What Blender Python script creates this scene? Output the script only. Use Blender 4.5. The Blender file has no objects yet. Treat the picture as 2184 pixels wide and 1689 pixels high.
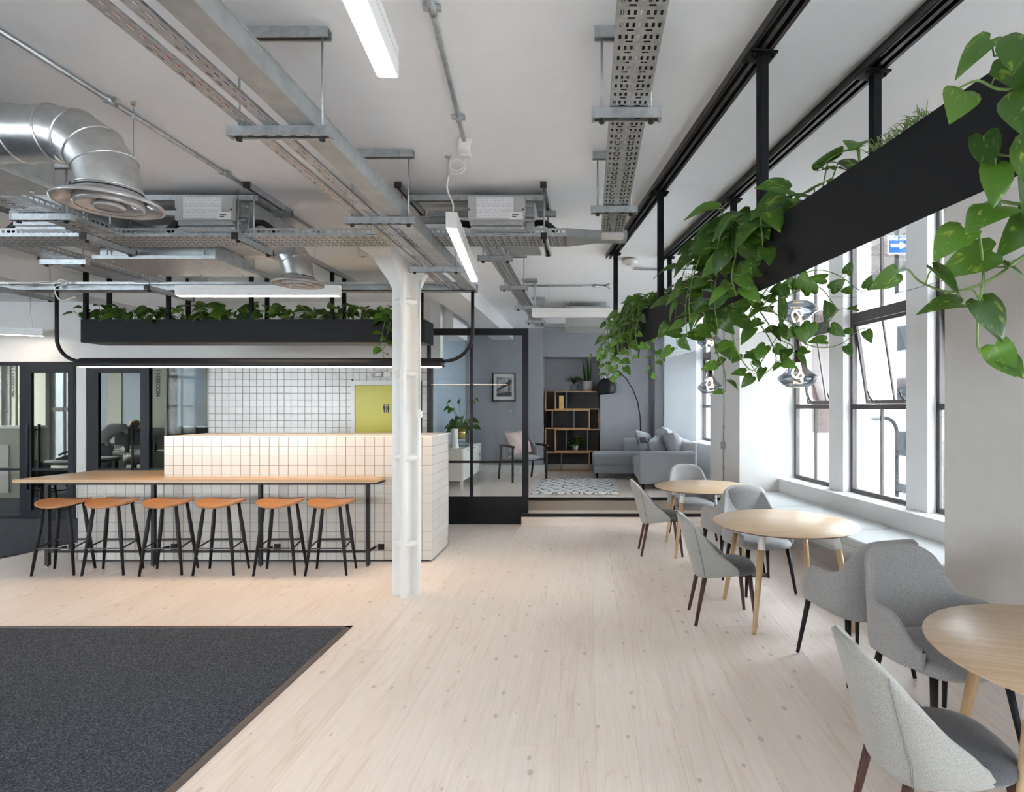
import bpy, bmesh, math, random
from mathutils import Vector, Matrix
random.seed(11)
S = bpy.context.scene
COL = S.collection
R = math.radians
CX, CY, F, CH, HC = 1256.0, 866.0, 1215.0, 1.65, 3.2   # principal point, focal (px), eye height, ceiling height

# ---------------------------------------------------------------- camera
cam = bpy.data.objects.new('camera', bpy.data.cameras.new('camera'))
COL.objects.link(cam)
cam.location = (0, 0, CH); cam.rotation_euler = (R(90), 0, 0)
cam.data.sensor_width = 36.0; cam.data.lens = F / 2184 * 36
cam.data.shift_x = -(CX - 1092) / 2184; cam.data.shift_y = (CY - 844.5) / 2184
cam.data.clip_start = 0.05; cam.data.clip_end = 200
S.camera = cam

# ---------------------------------------------------------------- light and exposure
W = bpy.data.worlds.new('overcast_sky'); S.world = W; W.use_nodes = True
bg = W.node_tree.nodes['Background']
bg.inputs['Color'].default_value = (0.86, 0.93, 1.0, 1); bg.inputs['Strength'].default_value = 12.5
S.view_settings.view_transform = 'Standard'; S.view_settings.look = 'None'
S.view_settings.exposure = 1.76; S.view_settings.gamma = 1.0
S.view_settings.use_curve_mapping = False
S.cycles.use_denoising = True
S.cycles.max_bounces = 10; S.cycles.diffuse_bounces = 6; S.cycles.glossy_bounces = 4
S.cycles.transparent_max_bounces = 16; S.cycles.transmission_bounces = 6
S.cycles.caustics_reflective = False; S.cycles.caustics_refractive = False
S.cycles.sample_clamp_indirect = 8.0

def at(x, y, Y):
    return Vector(((x - CX) / F * Y, Y, CH - (y - CY) / F * Y))
def ceil_y(y):
    return (HC - CH) * F / (CY - y)
def px(x, Y):
    return (x - CX) / F * Y
def pz(y, Y):
    return CH - (y - CY) / F * Y

# ---------------------------------------------------------------- materials
def nt(name):
    m = bpy.data.materials.new(name); m.use_nodes = True
    t = m.node_tree; b = t.nodes['Principled BSDF']
    return m, t, b
def N(t, typ, **kw):
    n = t.nodes.new(typ)
    for k, v in kw.items():
        if k in n.inputs: n.inputs[k].default_value = v
        else: setattr(n, k, v)
    return n
def c4(c): return (c[0], c[1], c[2], 1)
def ramp(t, fac, stops):
    r = t.nodes.new('ShaderNodeValToRGB')
    e = r.color_ramp.elements
    while len(e) < len(stops): e.new(0.5)
    for i, (p, c) in enumerate(stops):
        e[i].position = p; e[i].color = c4(c)
    t.links.new(fac, r.inputs['Fac'])
    return r.outputs['Color']
def coords(t, scale=(1, 1, 1), rnd=False):
    tc = N(t, 'ShaderNodeTexCoord'); mp = N(t, 'ShaderNodeMapping')
    mp.inputs['Scale'].default_value = scale
    t.links.new(tc.outputs['Object'], mp.inputs['Vector'])
    if rnd:
        oi = N(t, 'ShaderNodeObjectInfo'); mu = N(t, 'ShaderNodeMath', operation='MULTIPLY'); mu.inputs[1].default_value = 37.0
        t.links.new(oi.outputs['Random'], mu.inputs[0])
        cb = N(t, 'ShaderNodeCombineXYZ')
        for i in range(3): t.links.new(mu.outputs[0], cb.inputs[i])
        t.links.new(cb.outputs[0], mp.inputs['Location'])
    return mp.outputs['Vector']
def bump(t, b, h, strength=0.1, dist=0.002):
    bp = N(t, 'ShaderNodeBump'); bp.inputs['Strength'].default_value = strength; bp.inputs['Distance'].default_value = dist
    t.links.new(h, bp.inputs['Height']); t.links.new(bp.outputs['Normal'], b.inputs['Normal'])

def plain(name, col, rough=0.5, metal=0.0, var=0.0, scale=8.0, bmp=0.0, bscale=200.0, bdist=0.001, spec=None, rnd=False):
    m, t, b = nt(name)
    b.inputs['Roughness'].default_value = rough; b.inputs['Metallic'].default_value = metal
    if spec is not None: b.inputs['Specular IOR Level'].default_value = spec
    v = coords(t, rnd=rnd)
    n = N(t, 'ShaderNodeTexNoise', Scale=scale, Detail=3.0); t.links.new(v, n.inputs['Vector'])
    lo = tuple(max(0, c * (1 - var)) for c in col); hi = tuple(min(1, c * (1 + var)) for c in col)
    t.links.new(ramp(t, n.outputs['Fac'], [(0.3, lo), (0.7, hi)]), b.inputs['Base Color'])
    if bmp:
        n2 = N(t, 'ShaderNodeTexNoise', Scale=bscale, Detail=2.0); t.links.new(v, n2.inputs['Vector'])
        bump(t, b, n2.outputs['Fac'], bmp, bdist)
    return m

def fabric(name, col, var=0.3, scale=240.0):
    m, t, b = nt(name); b.inputs['Roughness'].default_value = 0.95; b.inputs['Specular IOR Level'].default_value = 0.15
    b.inputs['Sheen Weight'].default_value = 0.25
    v = coords(t)
    n = N(t, 'ShaderNodeTexNoise', Scale=scale, Detail=2.0, Roughness=0.8); t.links.new(v, n.inputs['Vector'])
    t.links.new(ramp(t, n.outputs['Fac'], [(0.35, tuple(c * (1 - var) for c in col)), (0.65, tuple(c * (1 + var) for c in col))]), b.inputs['Base Color'])
    bump(t, b, n.outputs['Fac'], 0.35, 0.0008)
    return m

def wood(name, c0, c1, axis=1, scale=6.0, rough=0.45, knots=None, rnd=True, stretch=0.06, dist=6.0, c_line=None, spec=0.35):
    """grain along local axis"""
    m, t, b = nt(name); b.inputs['Roughness'].default_value = rough; b.inputs['Specular IOR Level'].default_value = spec
    sc = [1.0, 1.0, 1.0]; sc[axis] = stretch
    v = coords(t, tuple(sc), rnd)
    n1 = N(t, 'ShaderNodeTexNoise', Scale=scale, Detail=2.0, Distortion=0.5); t.links.new(v, n1.inputs['Vector'])
    w = N(t, 'ShaderNodeMath', operation='MULTIPLY'); w.inputs[1].default_value = dist
    t.links.new(n1.outputs['Fac'], w.inputs[0])
    fr = N(t, 'ShaderNodeMath', operation='PINGPONG'); fr.inputs[1].default_value = 0.5
    t.links.new(w.outputs[0], fr.inputs[0])
    col = ramp(t, fr.outputs[0], [(0.0, c_line or c1), (0.07, c1), (0.5, c0)])
    n2 = N(t, 'ShaderNodeTexNoise', Scale=90.0, Detail=3.0); t.links.new(v, n2.inputs['Vector'])
    mx = N(t, 'ShaderNodeMix', data_type='RGBA', blend_type='MULTIPLY'); mx.inputs['Factor'].default_value = 0.5
    t.links.new(col, mx.inputs['A']); t.links.new(ramp(t, n2.outputs['Fac'], [(0.3, (0.86, 0.84, 0.82)), (0.7, (1, 1, 1))]), mx.inputs['B'])
    out = mx.outputs['Result']
    oi = N(t, 'ShaderNodeObjectInfo')
    mx2 = N(t, 'ShaderNodeMix', data_type='RGBA', blend_type='MULTIPLY'); mx2.inputs['Factor'].default_value = 1.0 if rnd else 0.0
    t.links.new(out, mx2.inputs['A']); t.links.new(ramp(t, oi.outputs['Random'], [(0.0, (0.95, 0.94, 0.93)), (0.5, (1, 1, 1)), (1.0, (0.98, 0.965, 0.95))]), mx2.inputs['B'])
    out = mx2.outputs['Result']
    if knots:
        vk = coords(t, (1.0, 0.6, 1.0) if axis == 1 else (0.6, 1.0, 1.0), rnd)
        vo = N(t, 'ShaderNodeTexVoronoi', voronoi_dimensions='2D', Scale=6.6); vo.inputs['Randomness'].default_value = 1.0
        t.links.new(vk, vo.inputs['Vector'])
        mx3 = N(t, 'ShaderNodeMix', data_type='RGBA')
        ksize = N(t, 'ShaderNodeSeparateColor'); t.links.new(vo.outputs['Color'], ksize.inputs[0])
        mr = N(t, 'ShaderNodeMapRange'); mr.inputs['To Min'].default_value = 0.0; mr.inputs['To Max'].default_value = 0.115
        mr.inputs['From Min'].default_value = 0.35
        t.links.new(ksize.outputs[0], mr.inputs['Value'])
        lt = N(t, 'ShaderNodeMath', operation='SUBTRACT'); t.links.new(mr.outputs[0], lt.inputs[0]); t.links.new(vo.outputs['Distance'], lt.inputs[1])
        mm = N(t, 'ShaderNodeMath', operation='MULTIPLY', use_clamp=True); mm.inputs[1].default_value = 34.0
        t.links.new(lt.outputs[0], mm.inputs[0])
        m4 = N(t, 'ShaderNodeMath', operation='MULTIPLY'); m4.inputs[1].default_value = 0.5; t.links.new(mm.outputs[0], m4.inputs[0])
        t.links.new(m4.outputs[0], mx3.inputs['Factor']); t.links.new(out, mx3.inputs['A']); mx3.inputs['B'].default_value = c4(knots)
        out = mx3.outputs['Result']
    t.links.new(out, b.inputs['Base Color'])
    return m

def glass(name, tint=(0.96, 0.985, 0.98), refl=1.0, rough=0.0):
    m = bpy.data.materials.new(name); m.use_nodes = True; t = m.node_tree
    t.nodes.remove(t.nodes['Principled BSDF']); o = t.nodes['Material Output']
    tr = N(t, 'ShaderNodeBsdfTransparent'); tr.inputs['Color'].default_value = c4(tint)
    gl = N(t, 'ShaderNodeBsdfGlossy'); gl.inputs['Roughness'].default_value = rough
    fr = N(t, 'ShaderNodeFresnel'); fr.inputs['IOR'].default_value = 1.5
    mu = N(t, 'ShaderNodeMath', operation='MULTIPLY', use_clamp=True); mu.inputs[1].default_value = refl
    t.links.new(fr.outputs[0], mu.inputs[0])
    mx = N(t, 'ShaderNodeMixShader'); t.links.new(mu.outputs[0], mx.inputs['Fac'])
    t.links.new(tr.outputs[0], mx.inputs[1]); t.links.new(gl.outputs[0], mx.inputs[2]); t.links.new(mx.outputs[0], o.inputs['Surface'])
    return m
def glow(name, col, strength):
    m, t, b = nt(name); b.inputs['Base Color'].default_value = c4(col)
    b.inputs['Emission Color'].default_value = c4(col); b.inputs['Emission Strength'].default_value = strength
    return m

M = {}
M['white'] = plain('white_paint', (0.70, 0.70, 0.70), 0.7, bmp=0.08, bscale=60, var=0.015)
M['warmwhite'] = plain('offwhite_wall_paint', (0.635, 0.622, 0.605), 0.7, bmp=0.06, bscale=90, var=0.015)
M['ceil'] = plain('ceiling_paint', (0.82, 0.845, 0.875), 0.8, bmp=0.08, bscale=45, var=0.015)
M['iron'] = plain('white_cast_iron_paint', (0.72, 0.71, 0.69), 0.38, bmp=0.25, bscale=120, bdist=0.002, var=0.02)
M['greywall'] = plain('grey_wall_paint', (0.33, 0.34, 0.37), 0.75, var=0.02, bmp=0.05, bscale=80)
M['greylight'] = plain('light_grey_wall_paint', (0.42, 0.44, 0.47), 0.75, var=0.02)
M['felt'] = fabric('blue_grey_felt', (0.36, 0.42, 0.50), 0.1, 60)
M['floor'] = wood('whitened_fir_boards', (0.865, 0.78, 0.72), (0.855, 0.76, 0.695), 1, 8.0, 0.33, knots=(0.38, 0.30, 0.275), stretch=0.05, dist=6.0, c_line=(0.80, 0.67, 0.595))
M['floorx'] = wood('whitened_fir_riser', (0.865, 0.78, 0.72), (0.855, 0.76, 0.695), 0, 8.0, 0.33, knots=(0.38, 0.30, 0.275), stretch=0.05, dist=6.0, c_line=(0.80, 0.67, 0.595))
M['subfloor'] = plain('subfloor', (0.30, 0.25, 0.2), 0.8)
M['oak'] = wood('oak_veneer', (0.56, 0.38, 0.215), (0.48, 0.31, 0.16), 0, 9.0, 0.32, stretch=0.03, dist=5.0, spec=0.5)
M['oakb'] = wood('oak_table_veneer', (0.62, 0.465, 0.315), (0.545, 0.385, 0.24), 0, 12.0, 0.30, stretch=0.04, dist=6.0, spec=0.5)
M['oakshelf'] = wood('warm_oak_shelf', (0.60, 0.36, 0.18), (0.50, 0.28, 0.13), 0, 9.0, 0.4, stretch=0.05, dist=4.0)
M['oakleg'] = wood('oak_turned_leg', (0.60, 0.43, 0.26), (0.50, 0.34, 0.19), 2, 14.0, 0.4, stretch=0.05, dist=4.0)
M['oakedge'] = plain('dark_table_edge', (0.16, 0.09, 0.06), 0.5)
M['walnut'] = wood('dark_stained_beech', (0.085, 0.035, 0.026), (0.06, 0.024, 0.018), 2, 20.0, 0.4, stretch=0.05, dist=4.0)
M['black'] = plain('black_powder_coat', (0.010, 0.010, 0.012), 0.5, spec=0.3, var=0.08, scale=40)
M['charcoal'] = plain('charcoal_powder_coat', (0.007, 0.008, 0.010), 0.55, spec=0.15, var=0.06, scale=30)
M['frame'] = plain('anthracite_steel_frame', (0.010, 0.012, 0.017), 0.5, spec=0.3, var=0.06, scale=30)
M['winframe'] = plain('brown_steel_window_frame', (0.075, 0.062, 0.062), 0.45, var=0.1, scale=30)
M['blackwood'] = plain('black_stained_wood', (0.022, 0.023, 0.026), 0.45, var=0.15, scale=50)
M['galv'] = plain('galvanised_steel', (0.46, 0.485, 0.50), 0.42, 0.85, var=0.16, scale=28)
M['galv2'] = plain('galvanised_sheet', (0.42, 0.445, 0.455), 0.46, 0.7, var=0.12, scale=16)
M['duct'] = plain('spiral_duct_steel', (0.60, 0.605, 0.60), 0.33, 0.95, var=0.1, scale=20)
M['duct_box'] = plain('pale_steel_casing', (0.45, 0.46, 0.45), 0.5, 0.2, var=0.04)
M['track'] = plain('dark_steel_track', (0.06, 0.058, 0.057), 0.35, 0.7, var=0.2, scale=40)
M['rubber'] = plain('black_rubber', (0.012, 0.012, 0.013), 0.6)
M['diffuser'] = plain('glossy_grey_diffuser', (0.42, 0.41, 0.41), 0.2, 0.35)
M['plastic'] = plain('white_plastic', (0.72, 0.71, 0.69), 0.4)
M['lightbody'] = plain('white_luminaire_housing', (0.72, 0.715, 0.70), 0.35)
M['tile'] = plain('offwhite_glazed_tile', (0.58, 0.55, 0.51), 0.2, var=0.035, scale=2.0, rnd=True, spec=0.5)
M['tileb'] = plain('handmade_glazed_tile', (0.47, 0.45, 0.42), 0.28, var=0.10, scale=1.2, rnd=True, spec=0.6, bmp=0.15, bscale=14, bdist=0.004)
M['grout'] = plain('dark_grout', (0.055, 0.045, 0.042), 0.9)
M['fabL'] = fabric('pale_grey_wool', (0.325, 0.322, 0.305), 0.2)
M['fabM'] = fabric('mid_grey_wool', (0.30, 0.295, 0.297), 0.28)
M['fabMs'] = fabric('mid_grey_wool_seat', (0.29, 0.29, 0.30), 0.25)
M['fabD'] = fabric('dark_grey_wool', (0.082, 0.086, 0.095), 0.25)
M['sofa'] = fabric('blue_grey_sofa_cloth', (0.29, 0.31, 0.335), 0.16, 200)
M['sofaL'] = fabric('pale_grey_cushion_cloth', (0.36, 0.385, 0.415), 0.12, 160)
M['bench'] = fabric('pale_bench_cloth', (0.56, 0.58, 0.58), 0.08, 200)
M['pink'] = fabric('pale_pink_cloth', (0.66, 0.50, 0.48), 0.08, 200)
M['seam'] = plain('grey_piping', (0.20, 0.21, 0.215), 0.9)
M['leather'] = plain('tan_leather', (0.40, 0.185, 0.07), 0.36, var=0.14, scale=14, bmp=0.12, bscale=260)
M['mirror'] = plain('polished_mirror_panel', (0.90, 0.91, 0.91), 0.015, 1.0)
M['perf'] = plain('perforated_grey_sheet', (0.16, 0.155, 0.15), 0.5, 0.3)
M['chrome'] = plain('chrome', (0.75, 0.75, 0.76), 0.12, 1.0)
M['gold'] = plain('brushed_brass', (0.62, 0.44, 0.16), 0.3, 0.9, var=0.15, scale=12)
M['yellow'] = plain('lime_yellow_door_paint', (0.55, 0.50, 0.025), 0.4, var=0.02)
M['soil'] = plain('dark_compost', (0.02, 0.015, 0.011), 0.95, bmp=0.6, bscale=80, bdist=0.01)
M['stem'] = plain('green_vine_stem', (0.13, 0.22, 0.055), 0.5, var=0.3, scale=30)
M['clay'] = plain('pale_clay_pot', (0.44, 0.41, 0.38), 0.8, var=0.05)
M['slatepot'] = plain('slate_blue_pot', (0.14, 0.17, 0.20), 0.6)
M['darkpanel'] = plain('dark_grey_shelf_panel', (0.05, 0.05, 0.056), 0.6)
M['red'] = plain('red_cable', (0.6, 0.03, 0.03), 0.4)
M['blue'] = plain('blue_cable', (0.05, 0.05, 0.30), 0.4)
M['render'] = plain('white_rendered_facade', (0.62, 0.61, 0.59), 0.9, var=0.02)
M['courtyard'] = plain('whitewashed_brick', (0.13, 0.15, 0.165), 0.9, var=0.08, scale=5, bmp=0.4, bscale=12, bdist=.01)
M['asphalt'] = plain('asphalt', (0.42, 0.42, 0.42), 0.9, var=0.12, scale=4)
M['olive'] = plain('olive_grey_wall_paint', (0.26, 0.25, 0.20), 0.7)
M['winglass'] = glass('window_glass', (0.97, 0.985, 0.985), 0.7)
M['partglass'] = glass('partition_glass', (0.965, 0.985, 0.98), 0.55)
M['doorglass'] = glass('tinted_office_glass', (0.74, 0.75, 0.72), 0.12)
M['lampglass'] = glass('smoked_blown_glass', (0.62, 0.655, 0.70), 0.9)
M['led'] = glow('led_diffuser', (1.0, 0.86, 0.70), 10.0)
M['ledwarm'] = glow('warm_led_diffuser', (1.0, 0.70, 0.43), 9.5)
M['bulb'] = glow('bulb_glow', (1.0, 0.72, 0.38), 4.0)
M['farpane'] = plain('dark_window_pane', (0.010, 0.013, 0.015), 0.7, var=0.3, scale=2, spec=0.1)
M['lamppost'] = plain('dark_grey_lamp_post', (0.012, 0.013, 0.015), 0.6, spec=0.2)
M['lamphead'] = plain('grey_lamp_head', (0.06, 0.065, 0.07), 0.5)
M['signblue'] = plain('blue_sign_enamel', (0.004, 0.045, 0.17), 0.7, spec=0.1)
M['signwhite'] = plain('white_sign_enamel', (0.42, 0.42, 0.42), 0.5)
M['print'] = plain('dark_print', (0.03, 0.03, 0.04), 0.6)
M['label'] = plain('paper_label', (0.76, 0.76, 0.78), 0.6)
M['skin'] = plain('skin', (0.45, 0.27, 0.2), 0.6)
M['brick'] = plain('red_brick', (0.05, 0.017, 0.014), 0.85, var=0.35, scale=9, rnd=True)
M['mortar'] = plain('pale_mortar', (0.10, 0.095, 0.09), 0.9)

def leaf_mat():
    m, t, b = nt('pothos_leaf'); b.inputs['Roughness'].default_value = 0.36; b.inputs['Specular IOR Level'].default_value = 0.45
    v = coords(t, (1, 0.35, 1), True)
    n = N(t, 'ShaderNodeTexNoise', Scale=7.0, Detail=3.0, Distortion=0.8); t.links.new(v, n.inputs['Vector'])
    oi = N(t, 'ShaderNodeObjectInfo')
    base = ramp(t, oi.outputs['Random'], [(0.0, (0.020, 0.065, 0.012)), (0.5, (0.036, 0.11, 0.016)), (1.0, (0.085, 0.20, 0.028))])
    mx = N(t, 'ShaderNodeMix', data_type='RGBA'); t.links.new(ramp(t, n.outputs['Fac'], [(0.60, (0, 0, 0)), (0.68, (0.75, 0.75, 0.75))]), mx.inputs['Factor'])
    t.links.new(base, mx.inputs['A']); mx.inputs['B'].default_value = (0.30, 0.40, 0.06, 1)
    t.links.new(mx.outputs['Result'], b.inputs['Base Color'])
    o = t.nodes['Material Output']
    tl = N(t, 'ShaderNodeBsdfTranslucent')
    mb_ = N(t, 'ShaderNodeMix', data_type='RGBA', blend_type='ADD'); mb_.inputs['Factor'].default_value = 1.0; mb_.inputs['B'].default_value = (0.07, 0.12, 0.01, 1)
    t.links.new(mx.outputs['Result'], mb_.inputs['A']); t.links.new(mb_.outputs['Result'], tl.inputs['Color'])
    ms = N(t, 'ShaderNodeMixShader'); ms.inputs['Fac'].default_value = 0.4
    t.links.new(b.outputs[0], ms.inputs[1]); t.links.new(tl.outputs[0], ms.inputs[2]); t.links.new(ms.outputs[0], o.inputs['Surface'])
    return m
M['leaf'] = leaf_mat()
def carpet_mat():
    m, t, b = nt('charcoal_carpet'); b.inputs['Roughness'].default_value = 1.0; b.inputs['Specular IOR Level'].default_value = 0.05
    v = coords(t)
    n = N(t, 'ShaderNodeTexNoise', Scale=130.0, Detail=3.0, Roughness=0.75); t.links.new(v, n.inputs['Vector'])
    t.links.new(ramp(t, n.outputs['Fac'], [(0.36, (0.028, 0.031, 0.037)), (0.52, (0.072, 0.079, 0.094)), (0.66, (0.17, 0.185, 0.215))]), b.inputs['Base Color'])
    bump(t, b, n.outputs['Fac'], 0.6, 0.004)
    return m
M['carpet'] = carpet_mat()
def brickwall_mat():
    m, t, b = nt('far_brick_wall'); b.inputs['Roughness'].default_value = 0.9
    tc = N(t, 'ShaderNodeTexCoord'); br = N(t, 'ShaderNodeTexBrick', Scale=2.2)
    sp = N(t, 'ShaderNodeSeparateXYZ'); cb = N(t, 'ShaderNodeCombineXYZ')
    t.links.new(tc.outputs['Object'], sp.inputs[0]); t.links.new(sp.outputs['Y'], cb.inputs['X']); t.links.new(sp.outputs['Z'], cb.inputs['Y'])
    br.inputs['Color1'].default_value = (0.040, 0.016, 0.012, 1); br.inputs['Color2'].default_value = (0.018, 0.015, 0.016, 1)
    br.inputs['Mortar'].default_value = (0.09, 0.085, 0.08, 1); br.inputs['Mortar Size'].default_value = 0.03
    br.inputs['Brick Width'].default_value = 0.5; br.inputs['Row Height'].default_value = 0.19
    t.links.new(cb.outputs[0], br.inputs['Vector']); t.links.new(br.outputs['Color'], b.inputs['Base Color'])
    return m
M['farbrick'] = brickwall_mat()
def blind_mat():
    m = bpy.data.materials.new('roller_blind'); m.use_nodes = True; t = m.node_tree
    t.nodes.remove(t.nodes['Principled BSDF']); o = t.nodes['Material Output']
    d = N(t, 'ShaderNodeBsdfDiffuse'); d.inputs['Color'].default_value = (0.6, 0.62, 0.65, 1)
    tr = N(t, 'ShaderNodeBsdfTranslucent'); tr.inputs['Color'].default_value = (0.50, 0.55, 0.63, 1)
    mx = N(t, 'ShaderNodeMixShader'); mx.inputs['Fac'].default_value = 0.6
    t.links.new(d.outputs[0], mx.inputs[1]); t.links.new(tr.outputs[0], mx.inputs[2]); t.links.new(mx.outputs[0], o.inputs['Surface'])
    return m
M['blind'] = blind_mat()
def rug_mat():
    m, t, b = nt('berber_rug_wool'); b.inputs['Roughness'].default_value = 1.0
    v = coords(t)
    n = N(t, 'ShaderNodeTexNoise', Scale=6.0, Detail=2.0); t.links.new(v, n.inputs['Vector'])
    ad = N(t, 'ShaderNodeMix', data_type='RGBA', blend_type='LINEAR_LIGHT'); ad.inputs['Factor'].default_value = 0.05
    t.links.new(v, ad.inputs['A']); t.links.new(n.outputs['Color'], ad.inputs['B'])
    sp = N(t, 'ShaderNodeSeparateXYZ'); t.links.new(ad.outputs['Result'], sp.inputs[0])
    ds = []
    for op in ('ADD', 'SUBTRACT'):
        y2 = N(t, 'ShaderNodeMath', operation='MULTIPLY'); y2.inputs[1].default_value = 0.62; t.links.new(sp.outputs['Y'], y2.inputs[0])
        q = N(t, 'ShaderNodeMath', operation=op); t.links.new(sp.outputs['X'], q.inputs[0]); t.links.new(y2.outputs[0], q.inputs[1])
        pp = N(t, 'ShaderNodeMath', operation='PINGPONG'); pp.inputs[1].default_value = 0.10; t.links.new(q.outputs[0], pp.inputs[0]); ds.append(pp)
    mn = N(t, 'ShaderNodeMath', operation='MINIMUM'); t.links.new(ds[0].outputs[0], mn.inputs[0]); t.links.new(ds[1].outputs[0], mn.inputs[1])
    n2 = N(t, 'ShaderNodeTexNoise', Scale=30.0, Detail=2.0); t.links.new(v, n2.inputs['Vector'])
    a2 = N(t, 'ShaderNodeMath', operation='MULTIPLY_ADD'); a2.inputs[1].default_value = 0.055; t.links.new(n2.outputs['Fac'], a2.inputs[0]); t.links.new(mn.outputs[0], a2.inputs[2])
    t.links.new(ramp(t, a2.outputs[0], [(0.033, (0.035, 0.035, 0.04)), (0.041, (0.80, 0.80, 0.78))]), b.inputs['Base Color'])
    return m
M['rug'] = rug_mat()
def label_mat():
    m, t, b = nt('printed_wiring_label'); b.inputs['Roughness'].default_value = 0.6
    v = coords(t, (1, 1, 1))
    n = N(t, 'ShaderNodeTexNoise', Scale=1.0, Detail=4.0)
    mp = N(t, 'ShaderNodeMapping'); mp.inputs['Scale'].default_value = (70, 1, 260); t.links.new(v, mp.inputs['Vector']); t.links.new(mp.outputs[0], n.inputs['Vector'])
    w = N(t, 'ShaderNodeTexWave', Scale=30.0, bands_direction='Z'); t.links.new(v, w.inputs['Vector'])
    mu = N(t, 'ShaderNodeMath', operation='MULTIPLY'); t.links.new(n.outputs['Fac'], mu.inputs[0]); t.links.new(w.outputs['Fac'], mu.inputs[1])
    t.links.new(ramp(t, mu.outputs[0], [(0.42, (0.74, 0.74, 0.76)), (0.5, (0.36, 0.36, 0.38))]), b.inputs['Base Color'])
    return m
M['wlabel'] = label_mat()
def photo_mat():
    m, t, b = nt('monochrome_print'); b.inputs['Roughness'].default_value = 0.35
    v = coords(t)
    n = N(t, 'ShaderNodeTexNoise', Scale=9.0, Detail=4.0); t.links.new(v, n.inputs['Vector'])
    t.links.new(ramp(t, n.outputs['Fac'], [(0.35, (0.12, 0.12, 0.125)), (0.65, (0.55, 0.56, 0.58))]), b.inputs['Base Color'])
    return m
M['photo'] = photo_mat()

# ---------------------------------------------------------------- geometry helpers
def wloc(o):
    v = Vector((0, 0, 0))
    while o is not None:
        v = v + Vector(o.location); o = o.parent
    return v
def tag(o, label=None, cat=None, group=None, kind=None):
    if label: o['label'] = label
    if cat: o['category'] = cat
    if group: o['group'] = group
    if kind: o['kind'] = kind
    return o
def thing(name, label, cat, loc=(0, 0, 0), rz=0.0, group=None):
    o = bpy.data.objects.new(name, None); COL.objects.link(o); o.empty_display_size = 0.05
    o.location = loc; o.rotation_euler = (0, 0, rz)
    return tag(o, label, cat, group)
def structure(name, loc=(0, 0, 0)):
    o = bpy.data.objects.new(name, None); COL.objects.link(o); o.location = loc; o['kind'] = 'structure'
    return o
def link(name, mesh, mat, parent=None):
    o = bpy.data.objects.new(name, mesh); COL.objects.link(o)
    if mat is not None and not mesh.materials: mesh.materials.append(M[mat] if isinstance(mat, str) else mat)
    if parent is not None: o.parent = parent
    return o
def copy_tree(o, parent=None):
    c = o.copy(); COL.objects.link(c); c.parent = parent
    for ch in list(o.children): copy_tree(ch, c)
    return c

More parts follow.
